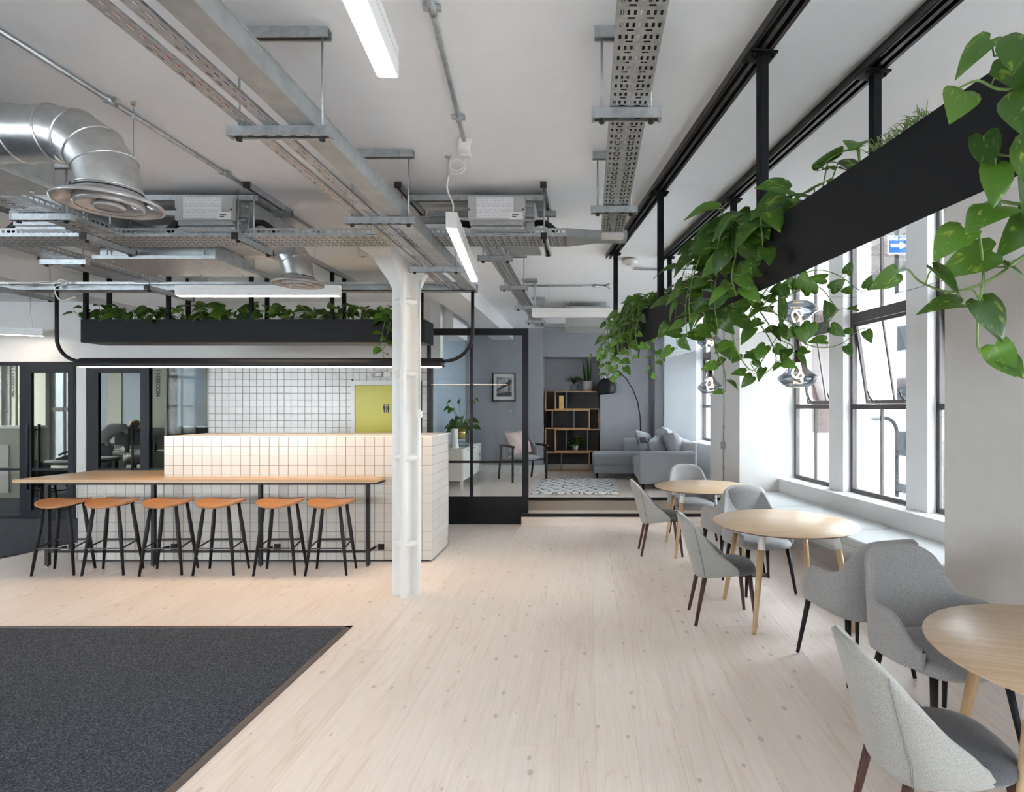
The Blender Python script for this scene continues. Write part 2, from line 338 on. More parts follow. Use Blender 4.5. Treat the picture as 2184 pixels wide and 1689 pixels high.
class MB:
    def __init__(s): s.v = []; s.f = []; s.s = []
    def add(s, vs, fs, smooth=False, mtx=None):
        o = len(s.v)
        s.v += [tuple((mtx @ Vector(v)) if mtx else v) for v in vs]
        s.f += [tuple(i + o for i in f) for f in fs]; s.s += [smooth] * len(fs)
        return s
    def box(s, a, b, mtx=None):
        x0, y0, z0 = (min(a[i], b[i]) for i in range(3)); x1, y1, z1 = (max(a[i], b[i]) for i in range(3))
        return s.add([(x0, y0, z0), (x1, y0, z0), (x1, y1, z0), (x0, y1, z0), (x0, y0, z1), (x1, y0, z1), (x1, y1, z1), (x0, y1, z1)],
              [(0, 3, 2, 1), (4, 5, 6, 7), (0, 1, 5, 4), (1, 2, 6, 5), (2, 3, 7, 6), (3, 0, 4, 7)], False, mtx)
    def prism(s, poly, h, mtx=None, smooth=False):
        n = len(poly)
        vs = [(p[0], p[1], 0) for p in poly] + [(p[0], p[1], h) for p in poly]
        fs = [tuple(range(n))[::-1], tuple(range(n, 2 * n))]
        s.add(vs, fs, False, mtx); o = len(s.v) - 2 * n
        for i in range(n):
            j = (i + 1) % n; s.f.append((o + i, o + j, o + n + j, o + n + i)); s.s.append(smooth)
        return s
    def tube(s, pts, r, n=8, cap=True, smooth=True, closed=False):
        pts = [Vector(p) for p in pts]; m = len(pts)
        rs = r if isinstance(r, (list, tuple)) else [r] * m
        up = None; rings = []
        for i, p in enumerate(pts):
            if closed: d = pts[(i + 1) % m] - pts[i - 1]
            else: d = pts[min(i + 1, m - 1)] - pts[max(i - 1, 0)]
            if d.length < 1e-9: d = Vector((0, 0, 1))
            d.normalize()
            if up is None:
                up = Vector((0, 0, 1)) if abs(d.z) < 0.95 else Vector((0, 1, 0))
            a = d.cross(up)
            if a.length < 1e-6: a = d.cross(Vector((1, 0, 0)))
            a.normalize(); b = a.cross(d).normalized(); up = b
            k = 1.0
            if 0 < i < m - 1 and not closed:
                c = (pts[i] - pts[i - 1]).normalized().dot(d); k = 1.0
            rings.append([p + (a * math.cos(2 * math.pi * j / n) + b * math.sin(2 * math.pi * j / n)) * rs[i] * k for j in range(n)])
        o = len(s.v)
        for rg in rings: s.v += [tuple(q) for q in rg]
        for i in range(m if closed else m - 1):
            i2 = (i + 1) % m
            for j in range(n):
                j2 = (j + 1) % n
                s.f.append((o + i * n + j, o + i * n + j2, o + i2 * n + j2, o + i2 * n + j)); s.s.append(smooth)
        if cap and not closed:
            s.f.append(tuple(o + j for j in range(n))[::-1]); s.s.append(False)
            s.f.append(tuple(o + (m - 1) * n + j for j in range(n))); s.s.append(False)
        return s
    def lathe(s, prof, n=24, c=(0, 0, 0), mtx=None, smooth=True):
        o = len(s.v); m = len(prof)
        for r, z in prof:
            for j in range(n):
                a = 2 * math.pi * j / n
                v = Vector((c[0] + r * math.cos(a), c[1] + r * math.sin(a), c[2] + z))
                s.v.append(tuple(mtx @ v if mtx else v))
        for i in range(m - 1):
            for j in range(n):
                j2 = (j + 1) % n
                s.f.append((o + i * n + j, o + i * n + j2, o + (i + 1) * n + j2, o + (i + 1) * n + j)); s.s.append(smooth)
        if prof[0][0] > 1e-6: s.f.append(tuple(o + j for j in range(n))[::-1]); s.s.append(False)
        if prof[-1][0] > 1e-6: s.f.append(tuple(o + (m - 1) * n + j for j in range(n))); s.s.append(False)
        return s
    def lathe_open(s, prof, n=24, c=(0, 0, 0)):
        o = len(s.v); m = len(prof)
        for r, z in prof:
            for j in range(n):
                a = 2 * math.pi * j / n; s.v.append((c[0] + r * math.cos(a), c[1] + r * math.sin(a), c[2] + z))
        for i in range(m - 1):
            for j in range(n):
                j2 = (j + 1) % n
                s.f.append((o + i * n + j, o + i * n + j2, o + (i + 1) * n + j2, o + (i + 1) * n + j)); s.s.append(True)
        return s
    def grid(s, rows, closed_u=False, smooth=True):
        o = len(s.v); m = len(rows); n = len(rows[0])
        for r in rows: s.v += [tuple(p) for p in r]
        for i in range(m - 1):
            for j in range(n if closed_u else n - 1):
                j2 = (j + 1) % n
                s.f.append((o + i * n + j, o + i * n + j2, o + (i + 1) * n + j2, o + (i + 1) * n + j)); s.s.append(smooth)
        return s
    def mesh(s, name, off=None):
        me = bpy.data.meshes.new(name)
        vs = s.v if off is None else [(v[0] - off[0], v[1] - off[1], v[2] - off[2]) for v in s.v]
        me.from_pydata(vs, [], s.f); me.polygons.foreach_set('use_smooth', s.s); me.update()
        return me
    def build(s, name, mat, parent=None, world=False, bevel=0.0, seg=2, solid=0.0, sub=0):
        off = wloc(parent) if (world and parent is not None) else None
        o = link(name, s.mesh(name, off), mat, parent)
        if solid:
            md = o.modifiers.new('s', 'SOLIDIFY'); md.thickness = solid; md.offset = -1
        if sub:
            md = o.modifiers.new('d', 'SUBSURF'); md.levels = sub; md.render_levels = sub
        if bevel:
            md = o.modifiers.new('b', 'BEVEL'); md.width = bevel; md.segments = seg; md.limit_method = 'ANGLE'
            if seg > 2:
                o.data.polygons.foreach_set('use_smooth', [True] * len(o.data.polygons))
        return o

def fly(p0, p1):
    """matrix with local z from p0 to p1"""
    d = (Vector(p1) - Vector(p0)).normalized()
    up = Vector((0, 0, 1)) if abs(d.z) < 0.9 else Vector((0, 1, 0))
    x = up.cross(d).normalized(); y = d.cross(x)
    m = Matrix((x, y, d)).transposed().to_4x4(); m.translation = Vector(p0)
    return m
def arc(c, r, a0, a1, n, u, v):
    c, u, v = Vector(c), Vector(u), Vector(v)
    return [c + u * (r * math.cos(a0 + (a1 - a0) * i / n)) + v * (r * math.sin(a0 + (a1 - a0) * i / n)) for i in range(n + 1)]
def superell(a, b, p, n, t0=0.0, t1=2 * math.pi, closed=True):
    out = []
    for i in range(n if closed else n + 1):
        t = t0 + (t1 - t0) * i / n
        c, s_ = math.cos(t), math.sin(t)
        out.append((a * math.copysign(abs(c) ** (2 / p), c), b * math.copysign(abs(s_) ** (2 / p), s_)))
    return out
def pad(name, a, b, p, z0, z1, mat, parent, dome=0.02, n=40, cx=0, cy=0, rows=None):
    """rounded upholstered pad: superellipse plan with a soft rim and domed top"""
    mb = MB(); h = z1 - z0; prof = [(0.0, z0), (0.80, z0), (0.95, z0 + h * 0.12), (1.0, z0 + h * 0.38), (0.985, z0 + h * 0.66), (0.93, z0 + h * 0.88), (0.80, z1), (0.5, z1 + dome * 0.75), (0.0, z1 + dome)]
    plan = superell(a, b, p, n)
    mb.grid([[(cx + x * k, cy + y * k, z) for x, y in plan] for k, z in prof], True)
    return mb.build(name, mat, parent)
def pillow(name, w, h, t, mat, parent=None, n=14):
    """square scatter cushion, standing in local xz plane, thick along y"""
    mb = MB()
    for sgn in (1, -1):
        rows = []
        for i in range(n + 1):
            u = -1 + 2 * i / n; row = []
            for j in range(n + 1):
                v = -1 + 2 * j / n
                e = max(0.0, (1 - u ** 4) * (1 - v ** 4)) ** 0.55
                pin = 1 - 0.06 * (1 - u * u) * (abs(v) ** 6) - 0.0
                pin2 = 1 - 0.06 * (1 - v * v) * (abs(u) ** 6)
                row.append((u * w / 2 * pin2, sgn * t / 2 * e + 0.008 * math.sin(7 * u + 3 * v) * e, v * h / 2 * pin))
            rows.append(row if sgn > 0 else row[::-1])
        mb.grid(rows)
    return mb.build(name, mat, parent)
def soft(name, a, b, mat, parent, r=0.03, world=False):
    return MB().box(a, b).build(name, mat, parent, world=world, bevel=r, seg=4)

def spline_pts(pts, n=5):
    P = [Vector(p) for p in pts]; P = [P[0] * 2 - P[1]] + P + [P[-1] * 2 - P[-2]]; out = []
    for i in range(1, len(P) - 2):
        for k in range(n):
            t = k / n; a, b, c, d = P[i - 1], P[i], P[i + 1], P[i + 2]
            out.append(.5 * ((2 * b) + (c - a) * t + (2 * a - 5 * b + 4 * c - d) * t * t + (3 * b - a - 3 * c + d) * t ** 3))
    out.append(P[-2]); return out

# ================================================================ THE SETTING
BETA = R(8.5)
MBm = Matrix.Translation((2.05, 7.75, 0)) @ Matrix.Rotation(BETA, 4, 'Z')   # window wall frame: x outward, y along the wall
def BW(d, s, z=0.0): return MBm @ Vector((d, s, z))
PLAT = 0.33

# ---- floor boards
fl = structure('floor')
MB().box((-14, -6, -0.2), (3.6, 15, -0.02)).build('subfloor', 'subfloor', fl)
plank_mesh = {}
def plank(x0, y0, length, z, parent, w=0.2):
    key = (round(length, 2), w)
    if key not in plank_mesh:
        mb = MB(); e = 0.0003; c = 0.0007; W_, L, h = w - e, key[0] - e, 0.02
        mb.add([(e, e, -h), (W_, e, -h), (W_, L, -h), (e, L, -h), (e, e, -c), (W_, e, -c), (W_, L, -c), (e, L, -c),
                (e + c, e + c, 0), (W_ - c, e + c, 0), (W_ - c, L - c, 0), (e + c, L - c, 0)],
               [(0, 1, 5, 4), (1, 2, 6, 5), (2, 3, 7, 6), (3, 0, 4, 7), (4, 5, 9, 8), (5, 6, 10, 9), (6, 7, 11, 10), (7, 4, 8, 11), (8, 9, 10, 11)])
        plank_mesh[key] = mb.mesh('plank')
    o = link('plank', plank_mesh[key], 'floor', parent); o.location = (x0, y0, z)
rp = random.Random(5)
LENS = [1.6, 1.8, 2.0, 2.2, 2.4, 2.8]
def lay(xa, xb, ya, yb, z, parent, w=0.2):
    n = int(round((xb - xa) / w))
    for i in range(n):
        y = ya + 0.0; first = rp.choice(LENS) * rp.uniform(0.3, 1.0)
        while y < yb - 1e-4:
            L = round(min(first if first else rp.choice(LENS), yb - y), 2); first = None
            if yb - y - L < 0.25: L = round(yb - y, 2)
            if L <= 0.02: break
            plank(xa + i * w, y, L, z, parent, w); y += L
lay(-1.768, 3.032, 1.2, 7.83, 0.0, fl)
lay(-6.368, -1.768, 4.265, 8.43, 0.0, fl)
MB().box((-1.768, -6, -0.02), (3.4, 1.2, 0.0)).build('floor_boarding', 'floor', fl)
MB().box((-1.768, 7.83, -0.02), (2.4, 8.43, 0.0)).build('floor_boarding', 'floor', fl)
cp = structure('floor_carpet')
MB().box((-14, -6, -0.02), (-1.81, 4.225, 0.004)).build('carpet_pile', 'carpet', cp)
MB().add([(-14, 4.22, 0.004), (-6.62, 4.22, 0.004), (-6.36, 6.15, 0.004), (-6.18, 6.9, 0.004), (-5.8, 8.5, 0.004), (-14, 8.5, 0.004)], [(0, 1, 2, 3, 4, 5)]).build('carpet_pile', 'carpet', cp)
MB().box((-14, 8.5, -0.02), (-2.6, 15, 0.003)).build('carpet_pile', 'carpet', cp)
trim = structure('trim_1')
MB().box((-14, 4.222, -0.02), (-1.768, 4.265, 0.008)).box((-1.812, -6, -0.02), (-1.768, 4.265, 0.008)).build('carpet_edging', 'winframe', trim, bevel=0.003)
# floor outlet boxes between the tables
for (x, y) in ((1.62, 5.62),):
    t = thing('floor_box', 'grey floor outlet lid set in the boards behind the middle round table', 'floor box', (x, y, 0.0))
    MB().box((-0.13, -0.13, 0.0005), (0.13, 0.13, 0.004)).build('lid', 'frame', t)
    MB().box((-0.10, -0.10, 0.004), (0.10, 0.02, 0.006)).build('flap', 'track', t)

# ---- raised platform with steps
pl = structure('floor_platform')
MB().box((-2.6, 8.18, 0), (2.6, 12.2, PLAT - 0.022)).build('platform_base', 'subfloor', pl)
lay(-2.6, 2.6, 8.21, 11.86, PLAT, pl)
st = structure('floor_steps')
MB().box((-0.87, 8.185, 0.16), (2.20, 8.205, PLAT - 0.03)).build('riser', 'floorx', st)
MB().box((-0.93, 7.84, 0.0), (2.20, 7.86, 0.135)).build('riser', 'floorx', st)
MB().box((-0.93, 7.86, 0.0), (2.20, 8.20, 0.157)).build('tread', 'floorx', st)
MB().box((-0.93, 7.825, 0.128), (2.20, 7.885, 0.165)).build('nosing', 'black', st, bevel=0.004)
MB().box((-0.87, 8.165, PLAT - 0.032), (2.20, 8.225, PLAT + 0.004)).build('nosing', 'black', st, bevel=0.004)

# ---- ceiling and downstand beams
ce = structure('ceiling')
MB().box((-14, -6, HC), (4.2, 15, HC + 0.25)).build('ceiling_slab', 'ceil', ce)
for k, (xa, xb, ya, yb) in enumerate(((-1.90, -1.50, 4.80, 11.4), (-6.40, -5.98, 4.9, 8.5))):
    MB().box((xa, ya, 2.965), (xb, yb, HC)).build('trim_%d' % (k + 2), 'white').__setitem__('kind', 'structure')

# ---- back wall with the tiled section
wb = structure('wall_back')
MB().box((-14, 8.45, 2.30), (-2.35, 8.60, HC)).build('upper_wall', 'warmwhite', wb)
MB().box((-7.53, 8.36, 0), (-7.385, 8.60, 2.30)).build('pier', 'warmwhite', wb)
wt = structure('wall_tiled')
MB().box((-5.63, 8.432, 0), (-2.35, 8.60, 2.352)).build('tile_bed', 'grout', wt)
def tile_mesh(name, s=0.0978, d=0.008):
    mb = MB(); c = 0.0022; h = s / 2
    mb.add([(-h, d, -h), (h, d, -h), (h, d, h), (-h, d, h), (-h, c, -h), (h, c, -h), (h, c, h), (-h, c, h),
            (-h + c, 0, -h + c), (h - c, 0, -h + c), (h - c, 0, h - c), (-h + c, 0, h - c)],
           [(0, 1, 5, 4), (1, 2, 6, 5), (2, 3, 7, 6), (3, 0, 4, 7), (4, 5, 9, 8), (5, 6, 10, 9), (6, 7, 11, 10), (7, 4, 8, 11), (8, 9, 10, 11)])
    return mb
tb_mesh = tile_mesh('t', .0985).mesh('tile'); tb_mesh.materials.append(M['tileb'])
rest = MB(); cnt = 0
for r in range(23):
    for c in range(32):
        x = -5.63 + 0.0515 + c * 0.102; z = 2.352 - 0.0515 - r * 0.102
        sx = sz = 1.0
        if -3.53 < x + 0.05 and x - 0.05 < -2.50 and z < 2.06:
            if c == 20: sx = .80; x = -3.548
            elif r == 3: sz = .27; z = 2.0325
            else: continue
            if c == 20 and r < 3: sx = 1.0
        if r < 11 and cnt < 300:
            o = link('tile', tb_mesh, None, wt); o.location = (x, 8.424, z); o.scale = (sx, 1, sz); o.rotation_euler = (R(random.uniform(-.5, .5)), 0, R(random.uniform(-.5, .5))); cnt += 1
        else:
            rest.add(tile_mesh('t').v, tile_mesh('t').f, False, Matrix.Translation((x, 8.424, z)) @ Matrix.Diagonal((sx, 1, sz, 1)))
rest.build('tile_field', 'tileb', wt)['kind'] = 'stuff'
# yellow door
d3 = structure('door_3', (-3.02, 8.42, 0))
MB().box((-3.505, 8.395, 0), (-3.452, 8.45, 2.017)).box((-2.60, 8.395, 0), (-2.545, 8.45, 2.017)).box((-3.452, 8.395, 1.957), (-2.60, 8.45, 2.017)).build('door_frame', 'plastic', d3, True)
MB().box((-3.448, 8.41, 0.01), (-2.604, 8.45, 1.953)).build('door_leaf', 'yellow', d3, True)
mb = MB()
for k, dx in enumerate((-0.03, 0.03)):
    x = px(823.5, 8.40) + dx; z = 1.62
    mb.lathe([(0.0, 0), (0.016, 0), (0.016, 0.004), (0, 0.004)], 12, (0, 0, 0), Matrix.Translation((x, 8.408, z + 0.05)) @ Matrix.Rotation(R(90), 4, 'X') @ Matrix.Scale(.65, 4))
    sh = [(-0.03, 0.0), (-0.012, -0.05), (-0.012, -0.10), (0.012, -0.10), (0.012, -0.05), (0.03, 0.0), (0.022, 0.05), (-0.022, 0.05)] if k == 0 else [(-0.028, -0.03), (-0.014, -0.03), (-0.014, -0.10), (0.014, -0.10), (0.014, -0.03), (0.028, -0.03), (0.012, 0.05), (-0.012, 0.05)]
    mb.prism(sh, 0.003, Matrix.Translation((x, 8.409, z)) @ Matrix.Rotation(R(90), 4, 'X') @ Matrix.Scale(.65, 4))
mb.box((px(823.5, 8.40) - 0.003, 8.404, 1.555), (px(823.5, 8.40) + 0.003, 8.41, 1.67))
mb.build('washroom_sign', 'print', d3, True)
for k, (x0, x1, y0, y1, nm) in enumerate(((792.5, 815.5, 793, 805, 'cream'), (819, 833, 793, 804, 'white'))):
    a = at(x0, y0, 8.42); b = at(x1, y1, 8.42)
    t = thing('wall_switch', '%s wall plate on the tiled wall above the yellow door' % ('wide olive-cream' if k == 0 else 'small square white'), 'switch', (a.x, 8.418, b.z))
    MB().box((a.x, 8.405, b.z), (b.x, 8.424, a.z)).build('plate', 'clay' if k == 0 else 'plastic', t, True, bevel=0.003)
    MB().box((a.x + .06, 8.401, b.z + .02), (b.x - .02, 8.405, a.z - .02)).build('button', 'plastic', t, True)

# ---- glazed office front (Y = 8.4)
def glaze(name, x0, x1, mull, doors):
    w = structure(name, ((x0 + x1) / 2, 8.40, 0)); ya, yb = 8.36, 8.43; top = 2.30
    fr = MB()
    fr.box((x0, ya, top - 0.055), (x1, yb, top)).box((x0, ya, 0), (x1, yb, 0.05))
    for a, b in mull: fr.box((a, ya, 0.05), (b, yb, top - 0.055))
    fr.build('frame', 'frame', w, True, bevel=0.003)
    return w
X8 = lambda x: px(x, 8.38)
w1 = glaze('window_1', -10.2, X8(166), [(X8(44), X8(57)), (X8(160), X8(166)), (-9.2, -9.12)], None)
MB().box((-9.12, 8.385, 0.05), (X8(44), 8.40, 2.245)).build('pane', 'doorglass', w1, True)
MB().box((-9.12, 8.37, 0.70), (X8(44), 8.41, 0.735)).build('rail', 'frame', w1, True)
def office_door(name, x0, x1, hx, hside):
    d = structure(name, ((x0 + x1) / 2, 8.39, 0))
    MB().box((x0, 8.355, 0.02), (x0 + 0.085, 8.405, 2.24)).box((x1 - 0.085, 8.355, 0.02), (x1, 8.405, 2.24)).box((x0 + .085, 8.355, 2.14), (x1 - .085, 8.405, 2.24)).box((x0 + .085, 8.355, 0.02), (x1 - .085, 8.405, 0.12)).build('leaf_frame', 'frame', d, True, bevel=0.003)
    MB().box((x0 + .085, 8.375, 0.12), (x1 - .085, 8.388, 2.14)).build('pane', 'doorglass', d, True)
    MB().box((x0 + .085, 8.365, 0.70), (x1 - .085, 8.395, 0.735)).build('rail', 'frame', d, True)
    h = MB()
    for yy in (8.29, 8.46):
        h.tube([(hx, yy, 0.44), (hx, yy, 1.38)], 0.017, 10)
    for zz in (0.52, 1.30): h.tube([(hx, 8.29, zz), (hx, 8.46, zz)], 0.012, 8)
    h.build('pull_handle', 'black', d, True)
office_door('door_1', X8(57), X8(160), X8(72), 1)
w2 = glaze('window_2', X8(188), -5.63, [(X8(188), X8(200)), (X8(314), X8(320))], None)
MB().box((X8(320), 8.385, 0.05), (-5.63, 8.40, 2.245)).build('pane', 'doorglass', w2, True)
MB().box((X8(320), 8.37, 0.70), (-5.63, 8.41, 0.735)).build('rail', 'frame', w2, True)
office_door('door_2', X8(200), X8(314), X8(293), -1)

# ---- office room behind the glass
wo = structure('wall_office')
YB = 13.5
wins = [(97, 157, 0.33), (205, 229, 0.75), (259, 303, 0.75), (376, 440, 0.75)]
xs = [-15.5] + [v for a, b, z in wins for v in (px(a, YB), px(b, YB))] + [-2.6]
mb = MB()
for i in range(0, len(xs), 2): mb.box((xs[i], YB, 0), (xs[i + 1], YB + 0.25, HC))
for a, b, z in wins: mb.box((px(a, YB), YB, 0), (px(b, YB), YB + 0.25, z)).box((px(a, YB), YB, 2.95), (px(b, YB), YB + 0.25, HC))
mb.build('office_wall', 'olive', wo)
MB().box((-15.6, 8.45, 0), (-15.5, YB, HC)).box((-2.75, 8.6, 0), (-2.6, YB, HC)).build('office_side_wall', 'olive', wo)
for k, (a, b, z) in enumerate(wins):
    w = structure('window_%d' % (3 + k), (px((a + b) / 2, YB), YB, z)); xa, xb = px(a, YB), px(b, YB)
    xm = (xa + xb) / 2
    fm = MB().box((xa, YB + 0.1, z), (xa + .04, YB + .16, 2.95)).box((xb - .04, YB + .1, z), (xb, YB + .16, 2.95)).box((xa, YB + .1, z), (xb, YB + .16, z + .05)).box((xm - .015, YB + .1, z), (xm + .015, YB + .16, 2.95)).box((xa, YB + .1, 1.52), (xb, YB + .16, 1.62))
    fm.build('frame', 'track', w, True)
    MB().box((xa, YB + .12, z), (xb, YB + .13, 2.95)).build('pane', 'winglass', w, True)
    if k: MB().box((xa + .01, YB + .02, 1.0 if k == 1 else 1.17), (xb - .01, YB + .03, 2.94)).build('roller_blind', 'blind', w, True)
pw = MB().box((-20, 16.5, -4), (-7, 16.8, 6)).build('wall_courtyard', 'courtyard'); pw['kind'] = 'structure'

# ---- outer shell out of frame (left wall, wall behind the camera); its windows are added for brightness
def window_wall(name, first, along_x, fixed, a0, a1, n, out):
    """plain wall with a row of tall windows added to light the room (the same sashes as the street side)"""
    w = structure(name); mb = MB(); pitch = (a1 - a0) / n
    def bx3(mb_, u0, u1, z0, z1, t0=0.0, t1=.25):
        if along_x: mb_.box((u0, fixed + out * t0, z0), (u1, fixed + out * t1, z1))
        else: mb_.box((fixed + out * t0, u0, z0), (fixed + out * t1, u1, z1))
    bx3(mb, a0, a1, 0, .65); bx3(mb, a0, a1, 3.05, HC)
    for i in range(n + 1):
        u = a0 + i * pitch; bx3(mb, max(a0, u - .2), min(a1, u + .2), .65, 3.05)
    mb.build('wall_piers', 'warmwhite', w)
    for i in range(n):
        u0, u1 = a0 + i * pitch + .2, a0 + (i + 1) * pitch - .2; um = (u0 + u1) / 2
        f = MB()
        for p, q in ((u0, u0 + .05), (u1 - .05, u1), (um - .02, um + .02)): bx3(f, p, q, .65, 3.05, .1, .16)
        for p, q in ((.65, .70), (1.62, 1.68), (2.6, 2.7), (3.0, 3.05)): bx3(f, u0, u1, p, q, .1, .16)
        f.build('window_frame', 'winframe', w)
        g = MB(); bx3(g, u0, u1, .65, 3.05, .125, .13); g.build('pane', 'winglass', w)
window_wall('wall_left', 0, False, -14.0, -6.0, -2.0, 2, -1)  # unseen left-hand windows, added to raise the room's brightness
MB().box((-14.25, -2.0, 0), (-14.0, 8.45, HC)).build('wall_left_plain', 'warmwhite').__setitem__('kind', 'structure')
window_wall('wall_front', 0, True, -6.0, -14.0, -8.0, 2, -1)  # windows behind the camera, added as frontal fill light
MB().box((-8.0, -6.25, 0), (4.2, -6.0, HC)).build('wall_front_plain', 'warmwhite').__setitem__('kind', 'structure')

# ---- far room walls
wf = structure('wall_far')
g = MB()
g.box((-2.60, 11.30, 0), (-0.911, 11.9, HC))                         # left of the alcove
g.box((-0.911, 11.80, 0), (0.225, 11.95, HC))                       # alcove back
g.box((-0.911, 11.38, 2.63), (0.225, 11.80, HC))                    # lintel over the alcove
g.box((0.225, 11.36, 0), (1.19, 11.9, HC))
g.box((1.19, 11.48, 0), (1.30, 11.9, HC))
g.build('painted_wall', 'greywall', wf)
g = MB(); g.box((1.30, 11.20, 0), (1.46, 11.9, HC)); g.build('chase', 'greywall', wf)
g = MB(); g.box((1.46, 11.05, 0), (2.08, 11.9, HC)); g.build('corner_pier', 'greylight', wf)
MB().box((-2.61, 8.60, 0), (-2.45, 11.3, HC)).build('wall_felt', 'felt')['kind'] = 'structure'
bb = structure('baseboard_far')
MB().box((-2.45, 11.27, PLAT), (-0.911, 11.30, PLAT + 0.15)).box((-0.911, 11.27, PLAT), (-0.885, 11.80, PLAT + 0.15)).box((-0.885, 11.77, PLAT), (0.225, 11.80, PLAT + 0.15)).box((0.225, 11.33, PLAT), (1.19, 11.36, PLAT + 0.15)).build('skirting_board', 'plastic', bb, bevel=0.004)
MB().box((-2.35, 8.43, 2.352), (-2.2, 8.60, HC)).build('wall_return', 'white')['kind'] = 'structure'
# white casing behind the glass partition head
MB().box((-2.45, 8.60, 2.75), (-2.05, 9.6, HC)).build('trim_5', 'white')['kind'] = 'structure'

# ---- window wall on the right (rotated frame)
wr = structure('wall_right')
def bbox(mb, d0, d1, s0, s1, z0, z1): return mb.box((d0, s0, z0), (d1, s1, z1), MBm)
DU, DWN, DO = 0.57, 0.82, 1.05
g = MB()
bbox(g, 0.0, DO, -6.6, -3.645, 0, HC)            # near pier
bbox(g, 0.0, DO, 0.0, 1.11, 0, HC)               # far pier
bbox(g, 0.0, DO, -14.2, -12.6, 0, HC)
g.build('pier', 'warmwhite', wr)
g = MB()
bbox(g, DU, DO, -3.645, 0.0, 0, 0.640)           # upstand below the sill
bbox(g, DU, DO, -12.6, -6.6, 0, 0.640)
bbox(g, DU - .2, DO, 1.11, 3.9, 0, PLAT + 0.62)
bbox(g, DWN - .2, DO, -3.645, 0.0, 3.08, HC); bbox(g, DWN - .2, DO, -12.6, -6.6, 3.08, HC); bbox(g, DWN - .2, DO, 1.11, 3.6, 3.0, HC)
bbox(g, 0.35, DO, 3.66, 4.2, 0, HC)
g.build('spandrel', 'white', wr)
g = MB(); bbox(g, DU - .012, DO, -3.645, 0.0, 0.640, 0.658); bbox(g, DU - .2, DO, 1.11, 3.66, PLAT + .62, PLAT + .64)
g.build('window_sill', 'white', wr)
g = MB()
for s0, s1 in ((-1.294, -1.004), (-2.615, -2.329)):
    bbox(g, 0.70, DO, s0, s1, 0.658, 3.08)
g.build('mullion_pier', 'greylight' if False else 'white', wr, bevel=0.006)
g = MB(); bbox(g, 0.545, 0.57, -3.6, -0.01, 0.0, 0.11); g.build('baseboard_right', 'plastic').__setitem__('kind', 'structure')
wn = [0]
def bay(name, s0, s1, z0=0.665, z1=3.08, zl=(1.615, 1.672), zu=(2.60, 2.71), sash=True, plain_=False):
    w = structure(name, BW(DWN, (s0 + s1) / 2, z0)); d0, d1 = DWN - 0.03, DWN + 0.03; f_ = 0.042
    fm = MB()
    bbox(fm, d0, d1, s0, s0 + f_, z0, z1); bbox(fm, d0, d1, s1 - f_, s1, z0, z1)
    bbox(fm, d0, d1, s0, s1, z0, z0 + f_); bbox(fm, d0, d1, s0, s1, z1 - f_, z1)
    bbox(fm, d0, d1, s0, s1, *zl); bbox(fm, d0, d1, s0, s1, *zu)
    fm.build('frame', 'winframe', w, True, bevel=0.003)
    sm = (s0 + s1) / 2; g = MB()
    bbox(g, d0 + .015, d1 - .015, sm - .01, sm + .01, z0, zl[0]); bbox(g, d0 + .015, d1 - .015, sm - .01, sm + .01, zu[1], z1)
    g.build('glazing_bar', 'winframe', w, True)
    for a, b in ((z0, zl[0]), (zu[1], z1)):
        g = MB(); bbox(g, DWN - .003, DWN + .003, s0 + f_, s1 - f_, a, b); g.build('pane', 'winglass', w, True)
    # top-hung casement, pushed out at the bottom
    tilt = 0.15 if sash else 0.0; zt, zb = zu[0] - .005, zl[1] + .005; a0, a1 = s0 + f_ + .004, s1 - f_ - .004
    def P(s, z, dd): return BW(DWN + dd + tilt * (zt - z) / (zt - zb), s, z)
    def bar(mb, s_a, s_b, z_a, z_b, d_a=-.015, d_b=.02):
        vs = []
        for z in (z_a, z_b):
            for s, d in ((s_a, d_a), (s_a, d_b), (s_b, d_b), (s_b, d_a)): vs.append(P(s, z, d))
        mb.add(vs, [(0, 1, 2, 3), (4, 7, 6, 5), (0, 4, 5, 1), (1, 5, 6, 2), (2, 6, 7, 3), (3, 7, 4, 0)])
    g = MB(); bar(g, a0, a0 + .035, zb, zt); bar(g, a1 - .035, a1, zb, zt); bar(g, a0, a1, zb, zb + .04); bar(g, a0, a1, zt - .035, zt); bar(g, sm - .01, sm + .01, zb, zt, -.005, .012)
    cs = g.build('casement', 'winframe', w, True)
    g = MB(); bar(g, a0 + .03, a1 - .03, zb + .03, zt - .03, -.002, .002); g.build('pane', 'winglass', cs, True)
    if sash:
        for sh in (s0 + .30, s1 - .22):
            p = P(sh, zb + .02, -.02)
            n_ = Vector((math.cos(BETA), math.sin(BETA), 0)); tt = Vector((-math.sin(BETA), math.cos(BETA), 0))
            MB().tube([p - n_ * .0, p - n_ * .03 + Vector((0, 0, .012)), p - n_ * .05 + tt * .02 + Vector((0, 0, .05)), p - n_ * .055 + tt * .05 + Vector((0, 0, .12))], [.012, .012, .009, .006], 8).build('casement_handle', 'black', cs, True)
bay('window_7', -1.004, -0.01); bay('window_8', -2.329, -1.294); bay('window_9', -3.645, -2.615)
bay('window_10', 1.11, 2.36, PLAT + .645, 3.0); bay('window_11', 2.40, 3.65, PLAT + .645, 3.0)
for k in range(4): bay('window_%d' % (12 + k), -12.55 + 1.5 * k, -11.15 + 1.5 * k, sash=False)  # unseen bays behind the camera, added to light the near tables
